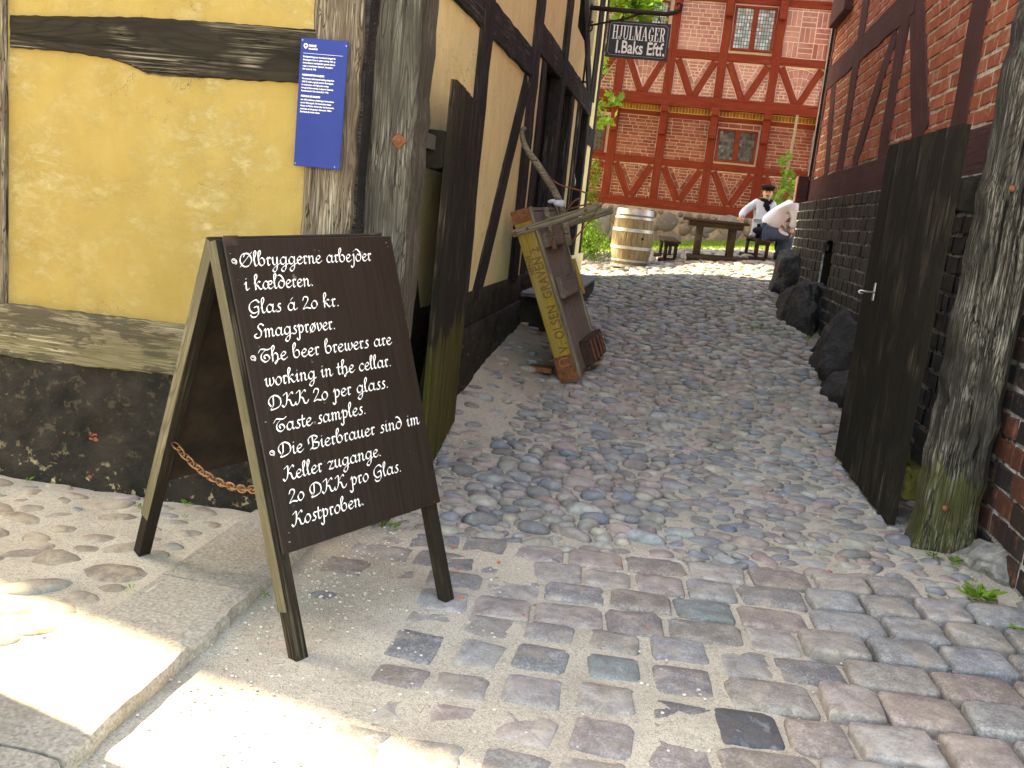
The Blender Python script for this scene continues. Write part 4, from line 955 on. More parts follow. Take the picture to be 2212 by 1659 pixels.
# =============== lettering tools ===============
def cr(pts,n=10):
    P=[np.array(p,float) for p in pts]; P=[2*P[0]-P[1]]+P+[2*P[-1]-P[-2]]; out=[]
    for i in range(1,len(P)-2):
        for k in range(n):
            t=k/n; out.append(.5*((2*P[i])+(-P[i-1]+P[i+1])*t+(2*P[i-1]-5*P[i]+4*P[i+1]-P[i+2])*t*t+(-P[i-1]+3*P[i]-3*P[i+1]+P[i+2])*t**3))
    out.append(P[-2]); return np.array(out)
class Raster:
    "paint strokes on a fine grid, then turn the painted cells into flat rectangles"
    def __init__(s,w,h,cell): s.c=cell; s.a=np.zeros((int(h/cell)+1,int(w/cell)+1),bool)
    def discs(s,P,r):
        k=int(math.ceil(r/s.c)); yy,xx=np.mgrid[-k:k+1,-k:k+1]
        P=np.asarray(P); ij=np.floor(P/s.c).astype(int)
        fx=(P/s.c-ij)-.5
        for dy,dx in zip(yy.ravel(),xx.ravel()):
            m=((dx-fx[:,0])**2+(dy-fx[:,1])**2)<=(r/s.c)**2
            q=ij[m]+[dx,dy]; ok=(q[:,0]>=0)&(q[:,1]>=0)&(q[:,0]<s.a.shape[1])&(q[:,1]<s.a.shape[0]); q=q[ok]; s.a[q[:,1],q[:,0]]=True
    def stroke(s,P,r,nib=None):
        P=np.asarray(P,float); D=[P[0]]
        for a,b in zip(P[:-1],P[1:]):
            n=max(1,int(np.linalg.norm(b-a)/(s.c*.8)))
            for k in range(1,n+1): D.append(a+(b-a)*k/n)
        D=np.array(D)
        if nib is not None:
            L=np.linalg.norm(nib); m=max(1,int(L/(s.c*.8))); D=np.concatenate([D+np.array(nib)*t for t in np.linspace(-1,1,2*m+1)])
        s.discs(D,r)
    def poly(s,pts):
        pts=np.array(pts); yy,xx=np.mgrid[0:s.a.shape[0],0:s.a.shape[1]]; X=(xx+.5)*s.c; Y=(yy+.5)*s.c; ins=np.zeros(s.a.shape,bool); j=len(pts)-1
        for i in range(len(pts)):
            c=((pts[i,1]>Y)!=(pts[j,1]>Y))&(X<(pts[j,0]-pts[i,0])*(Y-pts[i,1])/(pts[j,1]-pts[i,1]+1e-12)+pts[i,0]); ins^=c; j=i
        s.a|=ins
    def mesh(s,name,mat,wear=0.):
        a=s.a
        if wear>0:
            r=np.random.default_rng(4); n=r.random(a.shape); 
            for _ in range(3): n=(n+np.roll(n,1,0)+np.roll(n,1,1)+np.roll(n,-1,0)+np.roll(n,-1,1))/5
            a=a&(n>np.quantile(n,wear))
        V=[];Fc=[];act={}
        for j in range(a.shape[0]+1):
            cur={}
            if j<a.shape[0]:
                d=np.diff(np.concatenate([[0],a[j].astype(np.int8),[0]])); st=np.where(d==1)[0]; en=np.where(d==-1)[0]
                for x0,x1 in zip(st,en): cur[(x0,x1)]=act.get((x0,x1),j)
            for kx,y0 in act.items():
                if kx not in cur:
                    o=len(V); x0,x1=kx; V+=[(x0*s.c,y0*s.c,0),(x1*s.c,y0*s.c,0),(x1*s.c,j*s.c,0),(x0*s.c,j*s.c,0)]; Fc.append((o,o+1,o+2,o+3))
            act=cur
        return mesh(name,V,Fc,mat)
def text_mesh(body,size,mat,sx=1.,off=0.,align='LEFT',space=1.):
    cu=bpy.data.curves.new('lettering','FONT'); cu.body=body; cu.size=size; cu.offset=off; cu.align_x=align; cu.space_character=space; cu.resolution_u=3
    o=bpy.data.objects.new('tmp',cu); COL.objects.link(o); bpy.context.view_layer.update()
    m=bpy.data.meshes.new_from_object(o.evaluated_get(bpy.context.evaluated_depsgraph_get())); bpy.data.objects.remove(o); m.name='lettering'
    for v in m.vertices: v.co.x*=sx
    m.materials.clear(); m.materials.append(mat); return m
SC={ # broad-nib script, x-height 1: (strokes, advance)
'a':([[(.62,.8),(.36,1.),(.08,.6),(.13,.13),(.36,.05),(.6,.4),(.68,.98)],[(.68,1.),(.60,.3),(.70,.04),(.92,.22)]],.90),
'b':([[(.05,.9),(.32,1.5),(.32,1.88),(.16,1.8),(.08,1.2),(.1,.3),(.32,.03),(.6,.3),(.60,.8),(.4,1.),(.16,.75)]],.80),
'c':([[(.58,.82),(.36,1.),(.08,.6),(.13,.13),(.36,.02),(.64,.27)]],.68),
'd':([[(.58,.85),(.3,.97),(.06,.5),(.2,.05),(.5,.12),(.68,.65),(.56,1.3),(.3,1.68),(.1,1.62)]],.80),
'e':([[(.1,.48),(.4,.58),(.52,.84),(.33,1.),(.08,.65),(.13,.14),(.36,.02),(.64,.27)]],.66),
'g':([[(.6,.85),(.36,1.),(.08,.6),(.15,.13),(.4,.1),(.62,.5)],[(.68,1.),(.62,.2),(.52,-.5),(.28,-.85),(.07,-.62),(.3,-.25),(.86,.15)]],.88),
'h':([[(.02,.8),(.36,1.6),(.27,1.9),(.13,1.6),(.1,0)],[(.12,.6),(.35,.98),(.58,.75),(.54,.1),(.34,-.35),(.3,-.1),(.8,.22)]],.84),
'i':([[(.03,.75),(.2,1.),(.16,.3),(.26,.03),(.46,.24)],[(.24,1.42),(.26,1.44)]],.46),
'j':([[(.12,.82),(.3,1.),(.26,0),(.14,-.62),(-.06,-.78),(-.14,-.55)],[(.34,1.42),(.36,1.44)]],.46),
'k':([[(.02,.8),(.36,1.6),(.27,1.9),(.13,1.6),(.1,0)],[(.6,.92),(.44,1.),(.15,.55),(.32,.5),(.45,.2),(.62,.02),(.82,.22)]],.80),
'l':([[(.02,.7),(.34,1.55),(.28,1.9),(.13,1.6),(.1,.3),(.22,.03),(.44,.24)]],.44),
'm':([[(.03,.82),(.16,1.),(.14,0)],[(.15,.6),(.36,.98),(.5,.82),(.48,0)],[(.5,.6),(.7,.98),(.86,.82),(.82,.2),(.94,.03),(1.12,.22)]],1.12),
'n':([[(.03,.82),(.16,1.),(.14,0)],[(.15,.6),(.4,.98),(.56,.78),(.52,.2),(.64,.03),(.84,.22)]],.84),
'o':([[(.36,1.),(.08,.6),(.15,.1),(.38,.02),(.63,.42),(.55,.9),(.34,1.)]],.74),
'p':([[(.03,.8),(.2,1.05),(.14,-.6),(-.02,-.85),(-.16,-.6)],[(.17,.6),(.4,1.),(.62,.7),(.5,.13),(.2,.08)]],.78),
'r':([[(.03,.8),(.2,1.),(.15,.25),(.24,.02),(.36,.12)],[(.2,.8),(.34,1.02),(.46,.9)]],.54),
's':([[(.48,.95),(.3,1.),(.25,.72),(.42,.35),(.32,.04),(.04,.05)]],.56),
't':([[(.22,1.5),(.15,.3),(.28,.03),(.5,.22)],[(.0,.98),(.44,1.)]],.50),
'u':([[(.03,.8),(.16,1.),(.12,.3),(.28,.03),(.5,.35),(.58,1.)],[(.58,1.),(.54,.25),(.65,.03),(.84,.22)]],.84),
'v':([[(.03,.85),(.18,1.),(.2,.3),(.32,.03),(.6,.5),(.55,1.),(.42,.92)]],.70),
'w':([[(.03,.82),(.18,1.),(.14,.3),(.28,.03),(.48,.4),(.5,.95)],[(.5,.95),(.48,.3),(.62,.03),(.9,.5),(.84,1.)]],1.0),
'y':([[(.03,.8),(.16,1.),(.12,.3),(.28,.05),(.5,.35),(.58,1.)],[(.6,1.),(.54,.1),(.42,-.55),(.2,-.85),(.02,-.62),(.26,-.25),(.8,.2)]],.82),
'z':([[(.03,.82),(.18,1.),(.4,.9),(.58,.96),(.15,.1),(.35,.06),(.5,.0),(.68,.18)]],.70),
'G':([[(1.0,1.35),(.72,1.7),(.2,1.3),(.08,.6),(.4,.08),(.85,.35),(.8,.85),(.5,.78)],[(.86,.9),(.84,.1),(.6,-.35),(.25,-.4),(.1,-.1)]],1.1),
'S':([[(1.02,1.45),(.75,1.72),(.45,1.35),(.72,.7),(.55,.1),(.15,.02),(.0,.35),(.25,.5)]],.98),
'T':([[(.03,1.25),(.3,1.65),(.9,1.5),(1.25,1.7)],[(.7,1.5),(.3,1.0),(.25,.4),(.6,.03),(.98,.4),(.8,.85),(.5,.8),(.58,.42)]],1.15),
'D':([[(.5,1.5),(.42,.5),(.15,.02),(.6,.03),(1.08,.4),(1.12,1.2),(.7,1.66),(.2,1.45),(.03,.9),(.2,.4)]],1.25),
'K':([[(.2,1.5),(.55,1.7),(.42,.5),(.15,.02),(-.02,.3)],[(1.12,1.5),(.98,1.7),(.5,.95),(.76,.75),(.9,.1),(1.15,.05),(1.3,.4)]],1.25),
'B':([[(.45,1.6),(.42,.4),(.12,.03)],[(.05,.8),(.08,1.45),(.55,1.72),(.95,1.4),(.55,.95),(1.02,.65),(.88,.12),(.5,.05),(.3,.25)]],1.15),
'Ø':([[(.8,1.62),(.3,1.5),(.04,.7),(.3,.05),(.8,.08),(1.15,.8),(.95,1.5),(.6,1.6),(.42,1.2)],[(.0,.0),(1.22,1.72)]],1.3),
'2':([[(.12,1.15),(.28,1.6),(.6,1.5),(.58,1.05),(.08,.08),(.4,.18),(.8,.02)]],.84),
'0':([[(.36,1.),(.08,.6),(.15,.1),(.38,.02),(.63,.42),(.55,.9),(.34,1.)]],.74),
'.':([[(.12,.06),(.14,.08)]],.34),
' ':([],.52)}
SC['æ']=(SC['a'][0][:1]+[[(.6,.5),(.9,.6),(1.,.85),(.8,1.),(.58,.65),(.62,.14),(.85,.02),(1.1,.27)]],1.14)
SC['ø']=(SC['o'][0]+[[(.05,-.1),(.66,1.15)]],.74)
SC['á']=(SC['a'][0]+[[(.36,1.28),(.58,1.6)]],.90)
def script(R,txt,x0,y0,x1,xh):
    adv=sum(SC[c][1] for c in txt); k=(x1-x0)/(adv-.1); kx=k; x=x0; th=math.radians(38); nib=np.array([math.cos(th),math.sin(th)])*xh*.088
    for c in txt:
        for st in SC[c][0]:
            P=cr(st,8) if len(st)>2 else np.array(st,float); Q=np.stack([x+P[:,0]*kx+P[:,1]*xh*.06,y0+P[:,1]*xh],1); R.stroke(Q,xh*.020 if c!='.' else xh*.07,nib if c!='.' else None)
        x+=SC[c][1]*kx
# =============== the A-frame sign ===============
TA=Vector((-1.46287,2.87894,1.34286)); aA=Vector((.486767,.871458,.060164)); dF=Vector((.302386,-.11343,-.946451)).normalized(); dR=Vector((-.306911,.2351,-.922244)).normalized()
nF=aA.cross(dF).normalized(); nF=nF if nF.x>0 else -nF; nR=aA.cross(dR).normalized(); nR=nR if nR.x<0 else -nR
AS=thing('sandwich_board',(-1.1,3.1,0),'dark A-frame board with white script about beer brewers, before the yellow house','sign')
W_=.772
def bar(name,p,ax,L,u,w0,w1,n,t0,t1,mat,parent,ch=.003,**k):
    M=Matrix.Identity(4)
    for i,c in enumerate((u,ax,n)):
        for j in range(3): M[j][i]=c[j]
    if M.to_3x3().determinant()<0:
        for j in range(3): M[j][0]*=-1
        w0,w1=-w1,-w0
    M.translation=p; 
    # rotate the local axes so that the grain (local X) runs along the bar
    Q=Matrix(((0,1,0,0),(1,0,0,0),(0,0,-1,0),(0,0,0,1))); v,f=box_vf((0,w0,-t1),(L,w1,-t0),ch)
    return link(name,mesh(name,v,f,mat),parent,M@Q,**k)
for (T0,dv,nn,L,side) in ((TA,dF,nF,1.460,'front'),(TA-Vector((nF.x,nF.y,0)).normalized()*.05,dR,nR,1.40,'rear')):
    bar('stile',T0,dv,L,aA,0,.052,nn,-.045,0,M_leg,AS); bar('stile',T0+aA*W_,dv,L,aA,-.052,0,nn,-.045,0,M_leg,AS)
    bar('stile_facing',T0,dv,L*.86,aA,-.0045,-.0005,nn,-.046,.001,M_khaki,AS,.001,label='worn khaki edge of the stile')
    bar('top_rail',T0,dv,.06,aA,.053,W_-.053,nn,-.035,-.002,M_leg,AS)
    if side=='front':
        pn=bar('panel',T0,dv,1.066,aA,.018,W_+.006,nn,.002,.014,M_panel,AS,.003,label='dark brown panel with twelve lines of white script')
    else:
        bar('panel',T0,dv,1.066,aA,.004,W_-.004,nn,.002,.014,M_panelB,AS,.003)
        bar('lower_rail',T0,dv,.05,aA,.053,W_-.053,nn,-.03,-.002,M_leg,AS)
# lettering: panel coordinates s (across) and t (down), the glyph grid has its origin bottom left
R=Raster(.80,1.10,.0009); TOP=1.08
LN=[('Ølbryggerne arbejder',.065,.095,.650),('i kælderen.',.065,.1755,.352),('Glas á 20 kr.',.064,.256,.452),('Smagsprøver.',.068,.338,.415),('The beer brewers are',.067,.422,.672),('working in the cellar.',.073,.504,.650),('DKK 20 per glass.',.071,.583,.615),('Taste samples.',.076,.662,.482),('Die Bierbrauer sind im',.074,.745,.738),('Keller zugange.',.074,.828,.517),('20 DKK pro Glas.',.079,.905,.602),('Kostproben.',.074,.985,.394)]
for (tx,s0,t,s1) in LN: script(R,tx,s0,TOP-t,s1,.0272)
for s0,t in ((.044,.088),(.046,.415),(.049,.738)):
    P=[(s0+.0105*math.cos(a)*(1-a/13),TOP-t+.012+.0095*math.sin(a)*(1-a/13)) for a in np.linspace(-1.2,8.2,40)]; R.stroke(P,.0011)
lm=R.mesh('lettering',M_white)
M=Matrix.Identity(4)
for i,c in enumerate((aA,-dF,nF)):
    for j in range(3): M[j][i]=c[j]
if M.to_3x3().determinant()<0: pass
M.translation=TA+dF*TOP+nF*.0152
link('lettering',lm,pn,M)
# chipped corner hardware
ch_=Acc()
for (s,t,r_) in ((.745,.03,.004),(.75,.045,.003),(.035,.05,.003),(.05,.07,.003),(.055,1.03,.005),(.06,1.00,.003),(.05,.62,.004)):
    ch_.add((ICO1*[r_,r_,r_*.4]).tolist(),ICO1F,Matrix.Translation(TA+dF*t+aA*s+nF*.0155))
ch_.obj('screw_heads',M_galv,AS)
for s in (.03,W_-.09):
    p=TA+aA*s; tube('hinge',[p+Vector((0,0,.006)),p+aA*.055+Vector((0,0,.006))],.008,M_iron,AS,8)
bar('hinge_plate',TA+dF*-.004,dF,.03,aA,.018,.075,nF,.013,.0165,M_iron,AS,.001)
# chain
pa=TA-Vector((nF.x,nF.y,0)).normalized()*.05+dR*.83+aA*.03-nR*.05; pb_=TA+dF*.84+aA*.03-nF*.05
nl_=17; tor=None
pts=[]
for i in range(nl_*4+1):
    t=i/(nl_*4); p=pa.lerp(pb_,t); p.z-=.055*4*t*(1-t); pts.append(p)
CH=link('chain',None,AS,Matrix.Translation(pa))
for i in range(nl_):
    a,b=pts[i*4],pts[min(i*4+4,len(pts)-1)]; d=(b-a); L=d.length*1.42/2; Mx=frame((a+b)/2,d,Vector((0,.3,1)))@Matrix.Rotation(math.pi/2*(i%2)+.3,4,'X')
    if tor is None:
        ring=[Vector((math.copysign(abs(math.cos(q))**.8,math.cos(q))*L,math.sin(q)*L*.52,0)) for q in [2*math.pi*k/14 for k in range(14)]]
        v,f=[],[]
        for k_,p in enumerate(ring):
            tg=(ring[(k_+1)%14]-ring[k_-1]).normalized(); o_=Vector((0,0,1)); s_=tg.cross(o_)
            for q in range(6): v.append(p+(o_*math.cos(q*math.pi/3)+s_*math.sin(q*math.pi/3))*.0032)
        for k_ in range(14):
            for q in range(6): f.append((k_*6+q,k_*6+(q+1)%6,((k_+1)%14)*6+(q+1)%6,((k_+1)%14)*6+q))
        tor=mesh('chain_link',v,f,mat_noise('rusty_chain',(.12,.05,.02),(.32,.16,.07),30.,.8,.2,kind='Object'),smooth=True)
    link('chain_link',tor,CH,Mx)
# =============== blue information sign ===============
p00=at(634,357,1,3.90);p10=at(734,366,1,3.90);p01=at(642,80,1,3.90)
bw=p10.x-p00.x; bh=p01.z-p00.z; IS=thing('information_sign',(p00.x+bw/2,3.905,p00.z),'narrow blue information sign with small white text screwed to the corner post','sign')
MI=Matrix.Translation((p00.x,3.90,p00.z))@Matrix(((1,0,0,0),(0,0,-1,0),(0,1,0,0),(0,0,0,1)))
v,f=box_vf((0,0,-.006),(bw,bh,0),.0015); link('plate',mesh('plate',v,f,M_blue),IS,MI)
U=lambda z:(z-125)/345*bw; Vv=lambda z:bh-(z-265)/930*bh
lt=Acc()
def addtext(body,zx,zy,size,sx=1.,off=0.):
    m=text_mesh(body,size,M_white,sx,off); lt.add([v.co[:] for v in m.vertices],[list(p.vertices) for p in m.polygons],MI@Matrix.Translation((U(zx),Vv(zy),.0012)))
addtext('PAKHUS',186,326,.0125,.72,.0004); addtext('FRA AALBORG',186,346,.0085,.72,.0003)
B1t=['Bindingsværksbygning i tre stokværk (etager) fra','Østeraagade. Huset er opført omkring 1550, og','konstruktionen med højstolper gennem hele tre','etager er enestående i Danmark. Genopført i','Den Gamle By 1948.']
B2t=['Three-storey, half-timbered building dating from','1550-70, which originally stood in Østeraagade.','Its construction, with high posts running','through all three storeys, is unique in Denmark.','Reconstructed in Den Gamle By in 1948.']
B3t=['Um 1550 errichtetes, dreistöckiges Fachwerkhaus','aus der Østeraagade. Die Konstruktion dieses','Hauses mit Pfosten, die sich über drei Stockwerke','erstrecken, ist einzigartig in Dänemark. 1948 in','Den Gamle By wieder erbaut.']
for L_,z0 in ((B1t,403),(B2t,560),(B3t,712)):
    for i,t in enumerate(L_): addtext(t,150,z0+i*22.,.0092,.80,.00022)
addtext('WAREHOUSE FROM AALBORG',150,535,.0105,.68,.0004); addtext('PACKHAUS AUS AALBORG',150,687,.0105,.68,.0004)
v,f=box_vf((U(150),Vv(375),.0011),(U(438),Vv(373),.0014)); lt.add(v,f,MI)
ring=[];n=20
V_=[];F_=[]
for i in range(n):
    a=2*math.pi*i/n; V_+=[(U(164)+.0092*math.cos(a),Vv(320)+.0092*math.sin(a),.0014),(U(164)+.0052*math.cos(a),Vv(320)+.0052*math.sin(a),.0014)]
F_=[(2*i,(2*i+2)%(2*n),(2*i+3)%(2*n),2*i+1) for i in range(n)]; lt.add(V_,F_,MI); lt.add([(U(164)-.0075,Vv(320)-.006,.0013),(U(164)+.0075,Vv(320)-.006,.0013),(U(164),Vv(320)-.0135,.0013)],[(2,1,0)],MI)
lt.obj('lettering',M_white,IS)
for (zx_,zy_) in ((135,275),(460,300),(115,1185),(430,1215)):
    link('screw_head',mesh('screw_head',(ICO1*[.0032,.0032,.0015]).tolist(),ICO1F,M_galv),IS,MI@Matrix.Translation((min(max(U(zx_),.008),bw-.008),min(max(Vv(zy_),.010),bh-.010),.001)))
# =============== hanging shop sign ===============
HY=12.30; q00=at(1306,121.5,1,HY);q10=at(1440,131,1,HY);q01=at(1316,41.7,1,HY)
hw=q10.x-q00.x;hh=q01.z-q00.z
HS=thing('shop_sign',(q00.x+hw/2,HY,q00.z),'dark navy wheelwright shop sign with white lettering hanging on chains from the iron bracket','sign')
MH=Matrix.Translation((q00.x,HY,q00.z))@Matrix(((1,0,0,0),(0,0,-1,0),(0,1,0,0),(0,0,0,1)))
v,f=box_vf((0,0,-.03),(hw,hh,0),.004); link('board',mesh('board',v,f,M_navy),HS,MH)
R=Raster(hw,hh,.0022)
def seg(a,b,r,n=None): R.stroke([a,b],r,n)
def didone(R,txt,x0,x1,y0,h,tk,tn):
    W={'H':1.,'J':.62,'U':.92,'L':.76,'M':1.2,'A':1.,'G':.92,'E':.78,'R':.95}; tot=sum(W[c]+.16 for c in txt)-.16; k=(x1-x0)/tot; x=x0
    for c in txt:
        w=W[c]*k; X=lambda u:x+u*w; Y=lambda v:y0+v*h
        def vert(u,a=0,b=1,t=tk,ser=(1,1)):
            R.stroke([(X(u),Y(a)+t*.5),(X(u),Y(b)-t*.5)],t/2)
            for e,s_ in ((a,ser[0]),(b,ser[1])):
                if s_: R.stroke([(X(u)-tk*.95,Y(e)),(X(u)+tk*.95,Y(e))],tn/2)
        thin=lambda P:R.stroke([(X(a),Y(b)) for a,b in P],tn/2); thick=lambda P:R.stroke([(X(a),Y(b)) for a,b in P],tk/2)
        if c=='H': vert(.2);vert(.8);thin([(.2,.52),(.8,.52)])
        if c=='J': vert(.65,.2,1,tk,(0,1)); thin(cr([(.65,.3),(.58,.05),(.3,-.02),(.08,.08),(.12,.2)]).tolist()); R.discs([(X(.14),Y(.16))],tk*.5)
        if c=='U': vert(.2,.25,1,tk,(0,1)); vert(.84,.25,1,tn,(0,1)); R.stroke([(X(a),Y(b)) for a,b in cr([(.2,.3),(.24,.1),(.5,.0),(.76,.1),(.84,.3)])],tn*.8)
        if c=='L': vert(.25);thin([(.25,0),(.95,0)]);thin([(.95,0),(.95,.26)])
        if c=='M': vert(.12,0,1,tn);vert(.86);thick([(.16,.97),(.5,.05)]);thin([(.5,.03),(.84,.97)])
        if c=='A': thin([(.5,1),(.12,0)]);thick([(.52,.96),(.84,.04)]);thin([(.24,.32),(.74,.32)]);thin([(.0,0),(.28,0)]);thin([(.66,0),(1.02,0)])
        if c=='G': R.stroke([(X(a),Y(b)) for a,b in cr([(.24,.2),(.16,.5),(.24,.8)])],tk/2); thin(cr([(.84,.74),(.7,.95),(.48,1.02),(.24,.8)]).tolist()); thin(cr([(.24,.2),(.48,-.02),(.7,.05),(.82,.2)]).tolist()); vert(.82,.02,.42,tk,(0,1)); thin([(.86,.7),(.86,.98)])
        if c=='E': vert(.25);thin([(.25,0),(.9,0)]);thin([(.25,1),(.9,1)]);thin([(.25,.52),(.66,.52)]);thin([(.9,0),(.9,.26)]);thin([(.9,1),(.9,.76)]);thin([(.66,.42),(.66,.62)])
        if c=='R': vert(.22);thin([(.22,1),(.55,1)]);thin([(.22,.5),(.55,.5)]);R.stroke([(X(a),Y(b)) for a,b in cr([(.58,.98),(.76,.86),(.76,.64),(.58,.52)])],tk*.42);thick([(.60,.46),(.78,.06)]);thin([(.78,.03),(.98,.08)])
        x+=(W[c]+.16)*k
didone(R,'HJULMAGER',hw*.085,hw*.925,hh*.50,hh*.36,.0165,.007)
link('lettering',R.mesh('lettering',M_white),HS,MH@Matrix.Translation((0,0,.002)))
m=text_mesh('I.Baks Eftf.',.215,M_white,.70,.004); link('lettering',m,HS,MH@Matrix.Translation((hw*.155,hh*.13,.002)),kind='stuff')
v=[];f=[]
def rule(a,b,r=.003):
    o=len(v); d=(Vector(b)-Vector(a)).normalized(); n_=Vector((-d.y,d.x))*r; v.extend([(a[0]-n_.x,a[1]-n_.y,0),(b[0]-n_.x,b[1]-n_.y,0),(b[0]+n_.x,b[1]+n_.y,0),(a[0]+n_.x,a[1]+n_.y,0)]); f.append((o,o+1,o+2,o+3))
e=.028;c_=.03
P=[(e+c_,e),(hw-e-c_,e),(hw-e,e+c_),(hw-e,hh-e-c_),(hw-e-c_,hh-e),(e+c_,hh-e),(e,hh-e-c_),(e,e+c_)]
for i in range(8): rule(P[i],P[(i+1)%8],.0022)
link('border_line',mesh('border_line',v,f,mat_plain('grey_line',(.28,.30,.33))),HS,MH@Matrix.Translation((0,0,.0018)))
BK=thing('sign_bracket',(-1.34,HY,3.3),'black wrought iron bracket with a curled end fixed to the half-timbered alley wall','bracket')
zb=at(1350,22,1,HY).z; xe=at(1461,29,1,HY).x
tube('arm',[(-1.36,HY,zb-.0),(-.9,HY,zb-.005),(xe-.12,HY,zb-.01),(xe-.03,HY,zb+.01),(xe+.04,HY,zb+.05),(xe+.055,HY,zb+.10),(xe+.03,HY,zb+.135),(xe-.005,HY,zb+.12),(xe+.0,HY,zb+.095)],[.03,.03,.03,.028,.024,.02,.016,.012,.008],M_iron,BK,8)
tube('stay',[(-1.36,HY,zb-.22),(-.9,HY,zb-.10),(-.70,HY,zb-.02)],.013,M_iron,BK,6); tube('wall_bar',[(-1.34,HY-.0,zb+.05),(-1.34,HY,zb-.92)],.014,M_iron,BK,6)
for z in (zb-.17,zb-.9): tube('wall_staple',[(-1.30,HY,z),(-1.40,HY,z),(-1.40,HY-.4,z)],.014,M_iron,BK,6)
tube('stay_ring',[(-1.35+.05*math.cos(a),HY,zb-.24+.05*math.sin(a)) for a in np.linspace(0,6.28,13)],.012,M_iron,BK,6)
for u in (.22,.80):
    x=q00.x+hw*u
    for k_,dz in ((0,0),(1,.05)):
        tube('hanging_link',[(x+.018*math.cos(a)*(1-k_),HY-.015+.018*math.cos(a)*k_,q01.z+.012+dz+.035*math.sin(a)) for a in np.linspace(0,6.28,11)],.006,M_iron,HS,5)
# =============== handcart stood on end ===============
HC=thing('handcart',(-.65,7.9,.17),'old yellow and brown handcart tipped up on end against the alley doors','handcart')
Rm=Matrix(((.91691,.06754,-.39334,-.7151),(-.07213,.99739,.00313,7.5222),(.39253,.0255,.91939,.171),(0,0,0,1)))
CW,CD,CL=.171,1.08,1.45
def cb(name,a,b,mat,ax='z',ch=.004,parent=HC,**k):
    "box in cart coordinates whose grain runs along the given axis"
    c=[(a[i]+b[i])/2 for i in range(3)]; h=[(b[i]-a[i])/2 for i in range(3)]
    if ax=='z': Q=Matrix(((0,0,-1,0),(0,1,0,0),(1,0,0,0),(0,0,0,1))); hh_=[h[2],h[1],h[0]]
    elif ax=='y': Q=Matrix(((0,-1,0,0),(1,0,0,0),(0,0,1,0),(0,0,0,1))); hh_=[h[1],h[0],h[2]]
    else: Q=Matrix.Identity(4); hh_=h
    v,f=box_vf([-q for q in hh_],hh_,ch); return link(name,mesh(name,v,f,mat),parent,Rm@Matrix.Translation(c)@Q,**k)
yb=cb('side_board',(0,0,.02),(CW-.022,.028,CL-.01),M_mustard,label='mustard yellow side board with faded brown lettering')
cb('side_board',(0,CD-.03,.02),(CW-.022,CD,CL-.01),M_mustard)
cb('side_rail',(CW-.018,-.008,.0),(CW+.012,.030,CL),M_greyw); cb('side_rail',(CW-.018,CD-.03,.0),(CW+.012,CD,CL),M_greyw)
for i in range(8):
    w=(CD-.07)/8; cb('floor_board',(CW-.03,.035+w*i,.03),(CW-.006,.035+w*(i+1)-.006,CL-.04),M_brownp)
cb('end_board',(0,.03,.0),(CW-.02,CD-.03,.03),M_brownp,'y'); cb('end_board',(.0,.03,CL-.03),(CW-.02,CD-.03,CL),M_brownp,'y')
cb('crosspiece',(CW-.004,.14,.66),(CW+.045,CD-.12,.84),M_brownp,'y'); cb('crosspiece',(CW-.004,.10,1.10),(CW+.04,CD-.2,1.22),M_brownp,'y'); cb('batten',(CW+.045,CD-.22,.62),(CW+.07,CD-.16,.95),M_mustard)
cb('axle_block',(CW-.004,.34,.04),(CW+.075,CD+.02,.26),mat_wood('rusty_brown_wood',(.03,.018,.015),(.08,.045,.035),(.14,.08,.06),.3,40,.4),'y'); 
for y in (.42,.6,.8,.95): cb('axle_strap',(CW+.075,y,.05),(CW+.088,y+.03,.24),M_rust)
cb('corner_plate',(-.004,-.005,-.005),(CW-.024,.0,.215),M_rust,ch=.001,label='rusty iron plate on the lower corner'); cb('corner_plate',(-.004,-.005,CL-.105),(CW-.024,.0,CL+.004),M_rust,ch=.001); cb('corner_plate',(-.008,-.004,-.004),(-.003,.2,.2),M_rust,ch=.001)
cb('handle_bar',(-.03,-.045,1.255),(.70,-.006,1.315),M_greyw,'x',.008); cb('handle_bar',(-.03,CD,1.235),(.66,CD+.04,1.295),M_greyw,'x',.008)
for x in (.0,.105,.60):
    v,f=tube_vf([(0,0,-.01),(0,0,.006),(0,0,.01)],[.013,.013,.006],8); link('bolt_head',mesh('bolt_head',v,f,M_rust,smooth=True),HC,Rm@Matrix.Translation((x,-.046,1.285))@Matrix(((1,0,0,0),(0,0,-1,0),(0,1,0,0),(0,0,0,1))))
zD=lambda a,b:(1069.8+.1985*a,263.3+.1985*b)
def rodpts(P,Y): return [tuple(at(*zD(a,b),1,Y+(i*0.))) for i,(a,b) in enumerate(P)]
def smoothp(P,n=5): return [tuple(q) for q in cr3(P,n)]
def cr3(pts,n):
    P=[np.array(p,float) for p in pts]; P=[2*P[0]-P[1]]+P+[2*P[-1]-P[-2]]; out=[]
    for i in range(1,len(P)-2):
        for k in range(n):
            t=k/n; out.append(.5*((2*P[i])+(-P[i-1]+P[i+1])*t+(2*P[i-1]-5*P[i]+4*P[i+1]-P[i+2])*t*t+(-P[i-1]+3*P[i]-3*P[i+1]+P[i+2])*t**3))
    out.append(P[-2]); return out
P=smoothp(rodpts([(330,90),(312,66),(293,110),(300,190),(345,305),(430,420),(520,560),(612,700),(690,850),(740,1000),(800,1345)],7.85),4)
tube('shaft',P,[.014+.016*min(1,i/22) for i in range(len(P))],M_greyw,HC,10,label='long curved grey shaft rising above the cart')
tube('strut',rodpts([(545,930),(585,1100),(640,1385)],7.80),.026,M_greyw,HC,8)
